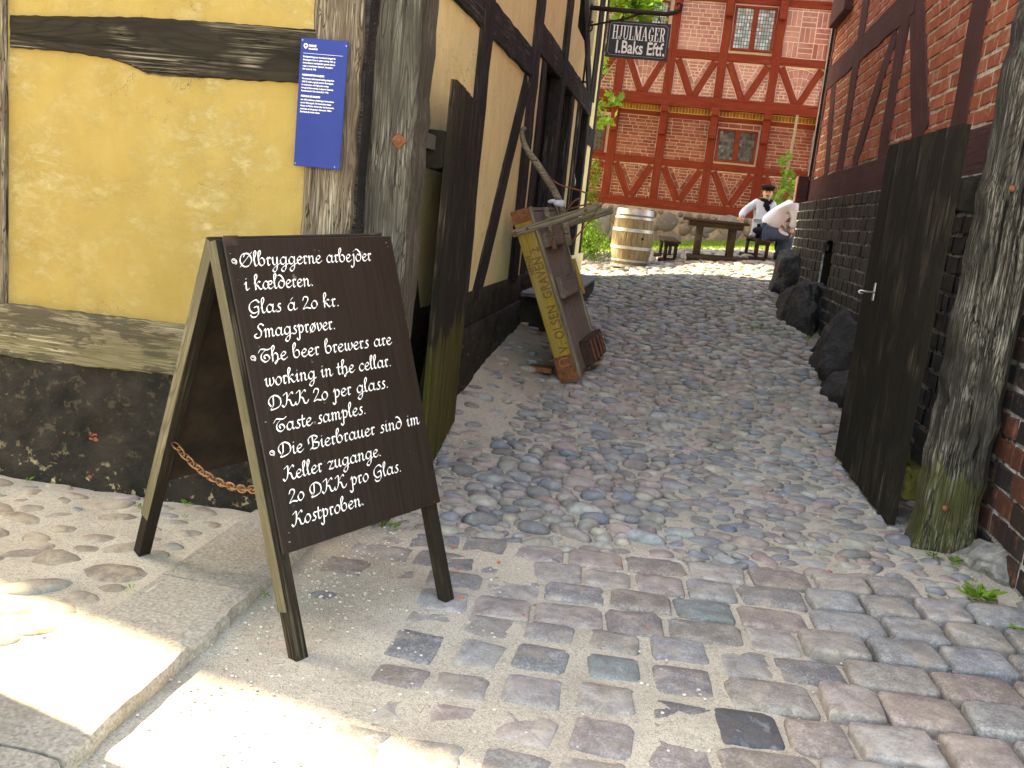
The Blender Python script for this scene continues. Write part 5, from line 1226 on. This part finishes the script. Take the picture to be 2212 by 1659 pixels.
for P in ([(1000,780),(900,740),(720,690),(590,615)],[(915,830),(840,880),(760,1000),(670,1120),(632,1220),(626,1400)],[(1190,872),(1130,930),(1000,1110),(830,1310)],[(1050,890),(960,905),(820,945)],[(1060,790),(1110,815),(1170,820)]):
    tube('iron_rod',smoothp(rodpts(P,7.72),4),.0065,M_rust,HC,6)
c=Vector(rodpts([(672,885)],7.80)[0])
kn=Acc()
for (dx,dz,a,b,e_) in ((.01,0,.045,.028,.03),(-.045,.012,.035,.016,.02),(.04,.0,.03,.032,.028)): kn.add((ICO2*[a,e_,b]).tolist(),ICO2F,Matrix.Translation(c+Vector((dx,-.01,dz)))@Matrix.Rotation(dx*6,4,'Y'))
kn.obj('cloth_knot',M_whitecloth,HC,smooth=True)
MT=Rm@Matrix(((0,-1,0,.147),(0,0,-1,-.0008),(1,0,0,.235),(0,0,0,1)))
def cart_text(body,size,u,v_,sx):
    m=text_mesh(body,size,M_letter,sx,.003,space=1.12); M2=Rm@Matrix(((0,-1,0,v_),(0,0,-1,-.0012),(1,0,0,u),(0,0,0,1))); link('lettering',m,yb,M2)
cart_text('V. OLSEN',.110,.24,.137,.80); cart_text('GRAVEN 2',.110,.70,.137,.76); cart_text('HENH',.06,.92,.050,.9)
R=Raster(.12,.1,.002); R.stroke(cr([(.09,.075),(.05,.085),(.02,.07),(.015,.04),(.035,.02),(.09,.022)]),.006); link('stencil_mark',R.mesh('stencil_mark',M_orange),HC,Rm@Matrix(((1,0,0,.02),(0,0,-1,-.0062),(0,1,0,.11),(0,0,0,1))))
box('loose_iron',(-1.02,7.62,float(g(-.95,7.7))),(-.82,7.80,float(g(-.95,7.7))+.045),M_rust,None,ch=.01,label='small rusty iron block lying in the sand behind the foot of the handcart',cat='iron block')
# =============== barrel ===============
bx,by=-.615,16.15; bz=float(g(bx,by))+.0
BR=thing('barrel',(bx,by,bz),'pale oak barrel with galvanised hoops standing alone in the courtyard','barrel')
BHt=.98
def br(t): return .300+.050*math.sin(math.pi*min(max((t*.98+.01),0),1))
ns=24; M0=Matrix.Translation((bx,by,bz)); acc=None
for i in range(ns):
    a0=2*math.pi*(i)/ns+.006; a1=2*math.pi*(i+1)/ns-.006; V=[];Fc=[]
    for k in range(13):
        t=k/12; r=br(t)+random.uniform(-.0012,.0012)
        for a,rr_ in ((a0,r-.0015),((a0+a1)/2,r+.001),(a1,r-.0015),(a1,r-.025),(a0,r-.025)): V.append((t*BHt,rr_*math.cos(a),rr_*math.sin(a)))
        if k:
            o=(k-1)*5
            for q in range(5): Fc.append((o+q,o+(q+1)%5,o+5+(q+1)%5,o+5+q))
    Fc+= [(4,3,2,1,0),tuple(range(60,65))]
    link('stave',mesh('stave',V,Fc,M_stave,smooth=False),BR,M0@Matrix(((0,1,0,0),(0,0,1,0),(1,0,0,0),(0,0,0,1))))
for (z0,z1) in ((.885,.98),(.815,.855),(.60,.655),(.31,.36),(.10,.135),(.0,.05)):
    V=[];Fc=[];n=48
    for i in range(n):
        a=2*math.pi*i/n
        for z,e in ((z0,.002),(z0,.0055),(z1,.0055),(z1,.002)): r=br(z/BHt)+e; V.append((r*math.cos(a),r*math.sin(a),z))
    for i in range(n):
        for q in range(4): j=(i+1)%n; Fc.append((i*4+q,j*4+q,j*4+(q+1)%4,i*4+(q+1)%4))
    hp=link('hoop',mesh('hoop',V,Fc,M_hoop),BR,M0)
    for dz in ((z0+z1)/2-.008,(z0+z1)/2+.008):
        r=br(((z0+z1)/2)/BHt)+.006; a=-1.15; link('rivet',mesh('rivet',(ICO1*.006).tolist(),ICO1F,M_galv),hp,M0@Matrix.Translation((r*math.cos(a),r*math.sin(a),dz)))
v,f=tube_vf([(0,0,0),(0,0,.02)],.305,24); link('barrel_head',mesh('barrel_head',v,f,M_stave),BR,M0@Matrix.Translation((0,0,.93)))
a=math.atan2(-1,.62); r=br(.5)+.0018; v,f=tube_vf([(0,0,-.005),(0,0,.0005)],.022,14); link('bung_hole',mesh('bung_hole',v,f,M_core),BR,M0@frame((r*math.cos(a),r*math.sin(a),.50),(0,0,1),(math.cos(a),math.sin(a),0)))
# =============== table and benches ===============
gt=float(g(.8,16.3))-.01
TB=thing('table',(.82,16.6,gt),'heavy dark wooden table on round posts and log runners in the courtyard','table')
for i in range(4): box('table_plank',(.20,16.22+i*.19,1.655),(1.31,16.22+i*.19+.182,1.70),M_table,TB,ch=.008)
for y in (16.30,16.86): box('apron',(.30,y,1.565),(1.22,y+.05,1.653),M_table,TB,ch=.01)
for x in (.50,1.06):
    for y in (16.36,16.86): tube('leg',[(x,y,gt+.06),(x,y,1.57)],.058,M_table,TB,10)
for y in (16.30,16.92): tube('runner',[(.34,y,gt+.035),(.8,y+.01,gt+.05),(1.36,y,gt+.075)],.062,M_table,TB,10)
def bench(x,y,z,label):
    B=thing('bench',(x,y,z),label,'bench','benches either side of the courtyard table')
    M=Matrix.Translation((x,y,z))@Matrix.Rotation(.10,4,'Z')@Matrix.Rotation(.045,4,'X')
    for i in range(2):
        v,f=box_vf((-.15+i*.152,0,.335),(-.15+i*.152+.146,1.25,.372),.006); link('seat_plank',mesh('seat_plank',v,f,M_table),B,M)
    for yy in (.10,1.05):
        v,f=box_vf((-.12,yy,.275),(.12,yy+.09,.334),.008); link('bearer',mesh('bearer',v,f,M_table),B,M)
        for xx in (-.085,.085):
            v,f=tube_vf([(xx,yy+.045,.04),(xx,yy+.045,.28)],.032,8); link('leg',mesh('leg',v,f,M_table,smooth=True),B,M)
        v,f=tube_vf([(-.2,yy+.045,.03),(.2,yy+.045,.035)],.036,8); link('runner',mesh('runner',v,f,M_table,smooth=True),B,M)
    return B
def copy_tree(o,loc):
    c=o.copy(); COL.objects.link(c); c.location=loc
    for ch in o.children: d=ch.copy(); COL.objects.link(d); d.parent=c
    return c
bn=bench(1.60,16.38,float(g(1.6,16.45))-.005,'low wooden bench at the right end of the table, with two people on it')
b2=copy_tree(bn,(.07,16.38,float(g(.07,16.45))-.01)); b2['label']='empty low wooden bench on log runners between the barrel and the table'
# =============== people ===============
def skin_mesh(name,verts,edges,radii,mat,root=0,sub=2):
    m=bpy.data.meshes.new(name); m.from_pydata([tuple(v) for v in verts],edges,[]); o=bpy.data.objects.new('tmp',m); COL.objects.link(o)
    o.modifiers.new('s','SKIN'); sv=m.skin_vertices[0].data
    for i,r in enumerate(radii): sv[i].radius=(r,r) if not isinstance(r,tuple) else r
    for i in range(len(verts)): sv[i].use_root=(i==root)
    ss=o.modifiers.new('u','SUBSURF'); ss.levels=sub; ss.render_levels=sub
    bpy.context.view_layer.update(); r=bpy.data.meshes.new_from_object(o.evaluated_get(bpy.context.evaluated_depsgraph_get())); bpy.data.objects.remove(o)
    r.name=name; r.materials.clear(); r.materials.append(mat)
    r.polygons.foreach_set('use_smooth',[True]*len(r.polygons)); return r
def pv(px,py,Y): return at(px,py,1,Y)
def ball(name,c,rad,mat,parent,rot=(0,0,0),**k):
    return link(name,mesh(name,(ICO3*rad).tolist(),ICO3F,mat,smooth=True),parent,Matrix.Translation(Vector(c))@Matrix.Rotation(rot[2],4,'Z')@Matrix.Rotation(rot[0],4,'X')@Matrix.Rotation(rot[1],4,'Y'),**k)
# first man: sits on the far end of the bench, turned back towards the camera, one hand on the table
Y1=17.0
pel=pv(1641,500,Y1); ch=pv(1648,456,Y1); nk=pv(1655,437,Y1); hd=pv(1658.5,417,Y1); shR=pv(1633,438,Y1); elR=pv(1606,458,Y1-.1); wrR=pv(1601,470,Y1-.25); shL=pv(1669,441,Y1+.02); elL=pv(1676,470,Y1+.1); wrL=pv(1690,488,Y1+.0)
P1=thing('person',(pel.x,Y1,float(g(pel.x,Y1))),'man in black cap and neckerchief and white smock, one hand on the table','person')
kn1=Vector((pel.x+.42,Y1+.05,pel.z+.02)); an1=Vector((kn1.x+.05,Y1+.05,float(g(kn1.x,Y1))+.09)); kn2=Vector((pel.x+.38,Y1+.28,pel.z+.02)); an2=Vector((kn2.x,Y1+.28,an1.z))
hf=Vector((-.30,-1,-.05)).normalized()
vs=[pel,pel.lerp(ch,.5),ch,nk,hd-Vector((0,0,.04)),hd+Vector((0,0,.05)), shR,elR,wrR,wrR+Vector((-.02,-.09,-.01)), shL,elL,wrL,wrL+Vector((.06,-.02,-.03)), pel+Vector((.04,-.09,-.02)),kn1,an1,an1+Vector((.13,0,-.05)),pel+Vector((.04,.10,-.02)),kn2,an2,an2+Vector((.13,0,-.05))]
es=[(0,1),(1,2),(2,3),(3,4),(4,5),(2,6),(6,7),(7,8),(8,9),(2,10),(10,11),(11,12),(12,13),(0,14),(14,15),(15,16),(16,17),(0,18),(18,19),(19,20),(20,21)]
rd=[(.13,.12),(.13,.11),(.14,.11),.055,.075,.085,.06,.045,.03,.035,.06,.045,.03,.035,.085,.062,.04,.035,.085,.062,.04,.035]
link('body',skin_mesh('body',vs,es,rd,M_skin),P1)
def fingers(base,d,n,s=1.,parent=None):
    acc=Acc(); d=Vector(d).normalized(); n=Vector(n).normalized(); sd=d.cross(n)
    for k,(o,l) in enumerate(((-.028,.065),(-.01,.078),(.009,.074),(.027,.058))):
        a=base+sd*o; v,f=tube_vf([a,a+d*l*.5-n*.004,a+d*l-n*.018],[.009,.008,.006],6); acc.add(v,f)
    a=base+sd*-.036-d*.045; v,f=tube_vf([a,a-sd*.03+d*.03,a-sd*.035+d*.055-n*.01],[.011,.009,.007],6); acc.add(v,f)
    acc.obj('fingers',M_skin,parent,smooth=True)
fingers(wrR+Vector((-.03,-.14,-.02)),(-.3,-1,-.1),(0,0,1),1,P1)
sm=skin_mesh('smock',[pel+Vector((0,0,-.08)),pel+Vector((0,0,.05)),pel.lerp(ch,.5),ch,nk-Vector((0,0,.03)),shR,elR,wrR+Vector((0,0,.0)),shL,elL,wrL],[(0,1),(1,2),(2,3),(3,4),(3,5),(5,6),(6,7),(3,8),(8,9),(9,10)],[(.185,.17),(.165,.15),(.155,.13),(.17,.13),.075,.085,.068,.058,.085,.068,.058],M_whitecloth,root=1); link('smock',sm,P1)
tr_=skin_mesh('trousers',[pel+Vector((0,0,-.02)),pel+Vector((.04,-.09,-.02)),kn1,an1+Vector((0,0,.02)),pel+Vector((.04,.10,-.02)),kn2,an2+Vector((0,0,.02))],[(0,1),(1,2),(2,3),(0,4),(4,5),(5,6)],[.15,.11,.08,.062,.11,.08,.062],M_navyt); link('trousers',tr_,P1)
def shoe(p,d,parent):
    d=Vector(d).normalized(); M=frame(p,d,(0,0,1)); v=ICO2.copy(); v[:,0]*=.145; v[:,1]*=.05; v[:,2]*=.055; v[:,2]=np.maximum(v[:,2],-.04); v[:,2]*=np.where(v[:,0]>.02,.8,1.15)
    s_=link('shoe',mesh('shoe',v.tolist(),ICO2F,M_shoe,smooth=True),parent,M); v2=ICO2*[.150,.054,.012]; link('sole',mesh('sole',v2.tolist(),ICO2F,M_sole,smooth=True),s_,M@Matrix.Translation((0,0,-.045)))
for a in (an1,an2): shoe(a+Vector((.08,0,-.03)),(1,-.05,0),P1)
# head details
def head(hd,fw,parent,capc,beard=True,scarf=True,R_=1.):
    fw=Vector(fw).normalized(); M=frame(hd,fw,(0,0,1)); T=lambda v:M@Matrix.Translation(v)
    link('head',mesh('head',(ICO3*[.098,.078,.122]).tolist(),ICO3F,M_skin,smooth=True),parent,T((0,0,0)))
    hh=ICO2*[.02,.013,.024]; link('nose',mesh('nose',hh.tolist(),ICO2F,M_skin,smooth=True),parent,T((.100,0,-.012)))
    for s in (-1,1):
        link('ear',mesh('ear',(ICO2*[.018,.008,.03]).tolist(),ICO2F,M_skin,smooth=True),parent,T((-.005,s*.080,-.005)))
        link('eye',mesh('eye',(ICO2*[.008,.012,.007]).tolist(),ICO2F,M_hair,smooth=True),parent,T((.086,s*.032,.018)))
        link('eyebrow',mesh('eyebrow',(ICO2*[.008,.019,.005]).tolist(),ICO2F,M_hair,smooth=True),parent,T((.088,s*.032,.036)))
    if beard:
        link('beard',mesh('beard',(ICO2*[.045,.055,.048]).tolist(),ICO2F,M_beard,smooth=True),parent,T((.050,0,-.078)))
        link('moustache',mesh('moustache',(ICO2*[.014,.034,.009]).tolist(),ICO2F,M_hair,smooth=True),parent,T((.090,0,-.042)))
        link('mouth',mesh('mouth',(ICO2*[.008,.020,.004]).tolist(),ICO2F,mat_plain('lips',(.30,.10,.08)),smooth=True),parent,T((.096,0,-.054)))
    link('hair',mesh('hair',(ICO2*[.088,.084,.085]).tolist(),ICO2F,M_hair,smooth=True),parent,T((-.022,0,.022)))
    c=link('cap',mesh('cap',(ICO3*[.128,.118,.045]).tolist(),ICO3F,M_cap,smooth=True),parent,T((-.01,0,.098)))
    v,f=tube_vf([(0,0,-.022),(0,0,.022)],.098,20); link('cap_band',mesh('cap_band',v,f,M_cap,smooth=True),c,T((.0,0,.066)))
    link('peak',mesh('peak',(ICO2*[.06,.075,.010]).tolist(),ICO2F,M_cap,smooth=True),c,T((.085,0,.056))@Matrix.Rotation(.25,4,'Y'))
head(hd,(-.05,-1,-.08),P1,M_cap)
sc=Acc()
for a in np.linspace(0,6.1,9):
    sc.add((ICO2*[.05,.05,.035]).tolist(),ICO2F,Matrix.Translation(nk+Vector((.075*math.cos(a),.07*math.sin(a),.015+.02*math.sin(a*2)))))
for i,(dx,dz,r) in enumerate(((.0,-.05,.055),(.03,-.10,.05),(.05,-.15,.036))): sc.add((ICO2*[r,r*.6,r]).tolist(),ICO2F,Matrix.Translation(nk+Vector((dx,-.11,dz))))
sc.obj('neckerchief',M_cap,P1,smooth=True)
# second man: sits nearer, back to the camera, bent far forward
Y2=16.55
pel=pv(1651,497,Y2); mid=pv(1676,470,Y2); ch=pv(1700,447,Y2); nk=pv(1714,440,Y2); hd=pv(1722,437,Y2); shA=pv(1714,446,Y2-.12); elA=pv(1719,474,Y2-.12); wrA=pv(1711,494,Y2-.12); shB=shA+Vector((-.02,.3,0)); elB=elA+Vector((.05,.3,0)); wrB=wrA+Vector((.1,.25,0))
P2=thing('person',(pel.x,Y2,float(g(pel.x,Y2))),'person in white shirt and blue jeans bent far forward on the bench','person')
k1=pv(1708,512,Y2-.06); a1=pv(1693,550,Y2-.06); k2=pv(1692,516,Y2+.15); a2=pv(1680,550,Y2+.15)
gz_=float(g(a1.x,Y2))
vs=[pel,mid,ch,nk,hd,shA,elA,wrA,wrA+Vector((.0,-.02,-.08)),shB,elB,wrB,wrB+Vector((0,0,-.08)),pel+Vector((.06,-.1,-.02)),k1,a1,a1+Vector((.12,0,-.04)),pel+Vector((.06,.1,-.02)),k2,a2,a2+Vector((.12,0,-.04))]
es=[(0,1),(1,2),(2,3),(3,4),(2,5),(5,6),(6,7),(7,8),(2,9),(9,10),(10,11),(11,12),(0,13),(13,14),(14,15),(15,16),(0,17),(17,18),(18,19),(19,20)]
rd=[.14,.13,.14,.06,.09,.07,.045,.032,.035,.07,.045,.032,.035,.09,.062,.04,.035,.09,.062,.04,.035]
link('body',skin_mesh('body',vs,es,rd,M_skin),P2)
sh=skin_mesh('shirt',[pel+Vector((-.02,0,.03)),mid,ch,nk-Vector((.02,0,.01)),shA,elA,wrA,shB,elB,wrB],[(0,1),(1,2),(2,3),(2,4),(4,5),(5,6),(2,7),(7,8),(8,9)],[(.20,.18),(.205,.18),(.20,.17),.10,.105,.085,.07,.105,.085,.07],M_whitecloth); link('shirt',sh,P2)
ap=skin_mesh('apron',[pel+Vector((.12,-.02,.02)),pel+Vector((.30,-.03,-.02)),pel+Vector((.44,-.03,-.06))],[(0,1),(1,2)],[(.15,.10),(.17,.06),(.15,.05)],M_whitecloth,sub=2); link('apron',ap,P2)
je=skin_mesh('jeans',[pel+Vector((.0,0,-.05)),pel+Vector((.06,-.1,-.03)),k1,a1+Vector((0,0,-.035)),pel+Vector((.06,.1,-.03)),k2,a2+Vector((0,0,-.035))],[(0,1),(1,2),(2,3),(0,4),(4,5),(5,6)],[.15,.125,.095,.075,.12,.09,.07],M_jean); link('jeans',je,P2)
wb=ball('belt_gap',pel+Vector((-.06,-.04,-.02)),(.14,.13,.07),M_navyt,P2)
for a in (a1,a2): shoe(Vector((a.x+.06,a.y,gz_+.05)),(1,-.1,0),P2)
head(hd+Vector((.05,0,.02)),(.7,.1,-.7),P2,M_cap,beard=False)
fingers(wrA+Vector((0,-.01,-.10)),(0,0,-1),(1,0,0),1,P2)
# =============== plants ===============
def leaf_vf(kind,s):
    if kind=='maple': P=[(0,0),(.28,-.12),(.30,.12),(.62,.05),(.42,.35),(.52,.62),(.2,.5),(0,.95),(-.2,.5),(-.52,.62),(-.42,.35),(-.62,.05),(-.30,.12),(-.28,-.12)]
    elif kind=='oval': P=[(0,0),(.2,.2),(.24,.5),(.12,.85),(0,1),(-.12,.85),(-.24,.5),(-.2,.2)]
    else: P=[(0,0),(.12,.4),(0,1),(-.12,.4)]
    V=[(x*s,y*s,(-.25*abs(x)+.12*y-.18*y*y)*s) for x,y in P]+[(0,.4*s,.06*s)]; n=len(P)
    return V,[(i,(i+1)%n,n) for i in range(n)]
def cloud(n,blobs,kind,smin,smax,rng,flat=.4,clump=0):
    acc=[];F_=[];o=0; base={k:leaf_vf(kind,1) for k in (0,)}[0]; bv=np.array(base[0]); bf=np.array(base[1])
    cl=None
    for (c,r,wt) in blobs:
        m=int(n*wt)
        centers=rng.normal(size=(max(1,m//14),3)); centers/=np.linalg.norm(centers,axis=1)[:,None]; centers*=rng.uniform(.25,1,(len(centers),1))**.5
        for i in range(m):
            p=centers[rng.integers(len(centers))]+rng.normal(size=3)*.11 if clump else rng.normal(size=3)*.5
            p=np.array(c)+p*np.array(r); yaw=rng.uniform(0,6.28); pit=rng.normal(0,flat)-.3; s=rng.uniform(smin,smax)
            cy,sy,cp,sp_=math.cos(yaw),math.sin(yaw),math.cos(pit),math.sin(pit)
            Rm_=np.array([[cy,-sy*cp,sy*sp_],[sy,cy*cp,-cy*sp_],[0,sp_,cp]]); acc.append((bv*s)@Rm_.T+p); F_.append(bf+o); o+=len(bv)
    return np.concatenate(acc),np.concatenate(F_)
def np_mesh(name,v,f,mat):
    me=bpy.data.meshes.new(name); me.vertices.add(len(v)); me.vertices.foreach_set('co',v.ravel()); me.loops.add(f.size); me.loops.foreach_set('vertex_index',f.ravel().astype(np.int32))
    me.polygons.add(len(f)); me.polygons.foreach_set('loop_start',np.arange(0,f.size,f.shape[1],dtype=np.int32)); me.materials.append(mat); me.update(calc_edges=True); return me
rg=np.random.default_rng(5)
SB=thing('shrub',(-1.75,17.9,.8),'bright green feathery shrub growing beside the far corner of the yellow house','shrub')
v,f=cloud(3000,[((-1.72,18.0,1.35),(.42,.6,.65),.6),((-1.6,18.4,1.0),(.55,.6,.35),.25),((-1.62,18.0,2.2),(.18,.3,.5),.15)],'oval',.045,.09,rg,.6,1); link('foliage',np_mesh('foliage',v,f,M_leaf),SB,kind='stuff')
v,f=cloud(900,[((-1.2,17.9,.82),(.6,.9,.10),1.)],'oval',.03,.06,rg,.5,1); 
LP_=thing('low_plant',(-1.1,17.9,.75),'low leafy ground plant spreading between the shrub and the barrel','plant'); link('foliage',np_mesh('foliage',v,f,M_leafd),LP_,kind='stuff')
for i in range(7):
    a=rg.uniform(0,6.28); tube('stem',[(-1.72,17.95,.65),(-1.72+.1*math.cos(a),17.95+.1*math.sin(a),1.2),(-1.72+.28*math.cos(a),17.95+.3*math.sin(a),1.9)],[.014,.01,.004],M_vine,SB,5)
# maple by the yellow house: its leaves hang over the sign and shade the courtyard
TR=thing('maple_tree',(-4.6,18.6,.8),'maple with fresh green leaves hanging past the far corner of the yellow house','tree')
tube('trunk',[(-4.6,18.6,.5),(-4.55,18.6,1.8),(-4.45,18.5,3.2),(-4.3,18.4,4.6)],[.20,.16,.14,.11],M_vine,TR,10)
for P in ([(-4.4,18.5,3.6),(-3.4,18.1,4.6),(-2.3,17.5,5.1),(-1.2,17.1,5.2)],[(-4.45,18.5,3.0),(-3.4,18.,3.4),(-2.2,17.5,3.6),(-1.45,17.2,3.45)],[(-4.3,18.4,4.6),(-4.2,18.9,6.0),(-4.0,19,7.2)],[(-4.3,18.4,4.4),(-5.3,18.,5.8),(-5.6,17.8,6.5)],[(-4.3,18.4,4.2),(-3.6,19.2,5.6),(-3.2,19.6,6.4)]):
    tube('limb',P,[.08,.05,.03,.012][:len(P)],M_vine,TR,7)
v,f=cloud(5200,[((-4.2,18.5,6.),(1.9,1.3,1.25),.55),((-2.7,17.7,5.1),(1.1,.7,.6),.22),((-3.0,17.9,6.0),(1.2,.8,1.0),.30),((-2.7,17.75,6.6),(1.2,.8,.8),.45),((-5.6,17.8,6.),(1.2,1.2,1.2),.13),((-3.0,19.0,4.6),(1.3,.6,.6),.10)],'maple',.10,.17,rg,.6,1); link('crown',np_mesh('crown',v,f,M_leaf),TR,kind='stuff')
v,f=cloud(420,[((-1.13,17.05,5.22),(.42,.4,.30),1.)],'maple',.09,.15,rg,.5,0); link('foliage',np_mesh('foliage',v,f,M_leaf),TR,kind='stuff')
lm_=[mesh('leaf',*leaf_vf('maple',s),M_leaf) for s in (.10,.125,.15)]
for (c,r,n) in (((-1.33,17.1,3.58),(.17,.2,.14),26),((-1.42,17.1,3.22),(.15,.2,.14),24),((-1.52,17.1,4.2),(.06,.2,.3),12)):
    for _ in range(n):
        p=np.array(c)+rg.normal(size=3)*np.array(r)*.55; link('leaf',lm_[rg.integers(3)],TR,Matrix.Translation(p.tolist())@Matrix.Rotation(rg.uniform(0,6.28),4,'Z')@Matrix.Rotation(rg.normal(.9,.4),4,'X'))
# pole with climbing plant in front of the red house
VP=thing('vine_pole',(2.05,20.6,1.3),'slender bark-covered pole with a climbing plant against the right end of the red house','climbing plant')
pp=[at(x,y,1,20.6) for x,y in ((1723,249),(1714,300),(1704,350),(1694,395),(1683,440),(1674,478))]
tube('pole',[tuple(p) for p in pp]+[(pp[-1].x-.03,20.6,1.25)],[.028,.032,.035,.036,.038,.042,.045],M_vine,VP,7)
for (px,py,rx,rz_,n) in ((1690,350,.05,.06,7),(1697,380,.12,.10,13),(1703,405,.12,.10,14),(1690,428,.22,.10,20),(1672,434,.2,.06,12),(1706,335,.03,.05,4)):
    c=at(px,py,1,20.5)
    for _ in range(n): p=Vector((c.x+rg.normal()*rx*.6,20.5+rg.normal()*.06,c.z+rg.normal()*rz_*.6)); link('leaf',lm_[rg.integers(3)],VP,Matrix.Translation(p)@Matrix.Rotation(rg.uniform(-.8,.8),4,'Z')@Matrix.Rotation(rg.normal(1.2,.35),4,'X')@Matrix.Rotation(rg.uniform(0,6),4,'Z'))
# grass strip before the red house and moss tufts between cobbles
def blades(n,fn,hmin,hmax,mat,name,parent=None,**k):
    V=[];F_=[]
    for i in range(n):
        x,y=fn(); z=float(g(x,y)); h=rg.uniform(hmin,hmax); a=rg.uniform(0,6.28); w=h*.13; b=rg.normal(0,.35,2)*h; o=len(V)
        V+=[(x-w*math.cos(a),y-w*math.sin(a),z-.01),(x+w*math.cos(a),y+w*math.sin(a),z-.01),(x+b[0],y+b[1],z+h)]; F_.append((o,o+1,o+2))
    return link(name,np_mesh(name,np.array(V),np.array(F_),mat),parent,**k)
blades(26000,lambda:(rg.uniform(-3.5,4),rg.uniform(18.5,20.9)),.03,.07,M_grass,'grass',label='strip of short sunlit grass along the foot of the red house',cat='grass',kind='stuff')
def tuftpos():
    c=[(1.15,11.0),(.9,11.3),(.5,11.6),(1.3,12.2),(-.55,11.6),(-.7,9.0),(-.3,10.9),(-.9,14.2),(-.7,13.6),(.2,13.),(.9,15.2),(1.2,15.8),(.4,16.),(-.2,12.8),(1.4,10.6),(-1.0,14.8)][rg.integers(16)]
    return c[0]+rg.normal()*.22,c[1]+rg.normal()*.28
blades(5200,tuftpos,.015,.05,M_grass,'moss_and_grass',label='moss and grass tufts growing between the alley cobbles',cat='grass',kind='stuff')
# small weeds in the gravel
def weed(x,y,s,n,label,kind='oval',zz=0,mat=None):
    T=thing('weed',(x,y,float(g(x,y))),label,'weed'); V,F_=leaf_vf(kind,1); acc=Acc()
    for i in range(n):
        a=rg.uniform(0,6.28); r=rg.uniform(0,.5)*s; M=Matrix.Translation((x+r*math.cos(a),y+r*math.sin(a)*.8,float(g(x,y))+.012+rg.uniform(0,.5)*s*.6))@Matrix.Rotation(a-1.57,4,'Z')@Matrix.Rotation(rg.uniform(.1,.7),4,'X')
        acc.add(V,F_,M@Matrix.Scale(s*rg.uniform(.35,.6),4))
    acc.obj('leaves',mat or M_leaf,T); return T
W_L=[((1720+0,1322),.085,40,'largest weed, a bright clump between the setts at the right'),((2190,1390),.07,24,'weed at the right edge of the frame beside the last setts'),
((2010,1228),.05,12,'weed with a thin stem at the foot of the right gate post'),((2055,1240),.05,22,'weed in the gravel just right of the gate post foot'),((2085,1238),.04,12,'small weed beside the grey boulder'),((2092,1290),.035,12,'small weed on the gravel below the grey boulder'),((2060,1250),.03,10,'low weed on the pale gravel'),
((1665,1190),.025,8,'tiny weed between cobbles near the gate leaf'),((1875,1208),.03,7,'tiny weed between the last cobbles'),((1830,1190),.022,6,'tiny weed beside a dark blue cobble'),
((700,1150),.0,0,'')]
W_L=[w for w in W_L if w[2]>0]
W_L[0]=((2112,1322),.10,45,W_L[0][3])
for (p,s,n,lb) in W_L:
    q=at(*p,2,0); w_=weed(q.x,q.y,s*1.15,n,lb)
    if 'thin stem' in lb: STEMW=w_
for (p,s,n,lb) in [((555,1078),.05,16,'weed behind the front leg of the sign'),((405,1085),.045,16,'weed inside the A-frame near the wall'),((437,1068),.03,10,'small weed at the foot of the black plinth inside the A-frame'),((385,1062),.03,8,'small weed left of the one inside the A-frame'),((303,1100),.035,9,'weed left of the rear leg of the sign'),((68,1010),.05,14,'weed against the black plinth near the left edge'),((62,1030),.035,9,'weed a hand below the one at the plinth'),((375,1240),.02,5,'tiny weed by the kerb slab joint'),((283,1275),.03,8,'weed beside the kerb slab near the sunlit patch'),((90,1370),.03,7,'weed on the sunlit cobbles'),((575,1265),.03,9,'weed in the gutter below the kerb slab'),((850,1138),.05,18,'weed clump behind the right leg of the sign'),((880,1110),.03,10,'weed beside the cobbles right of the sign panel'),((400,1120),.03,8,'weed between flat stones under the A-frame')]:
    q=at(*p,2,.04 if p[0]<600 else 0.); weed(q.x,q.y,s,n,lb)
q=at(2020,1228,2,0); q0=at(2010,1228,2,0); tube('stem',[(q.x-.02,q.y-.02,0.0),(q.x-.03,q.y-.02,.10),(q.x-.05,q.y-.02,.20)],.0018,M_leafd,STEMW,4)
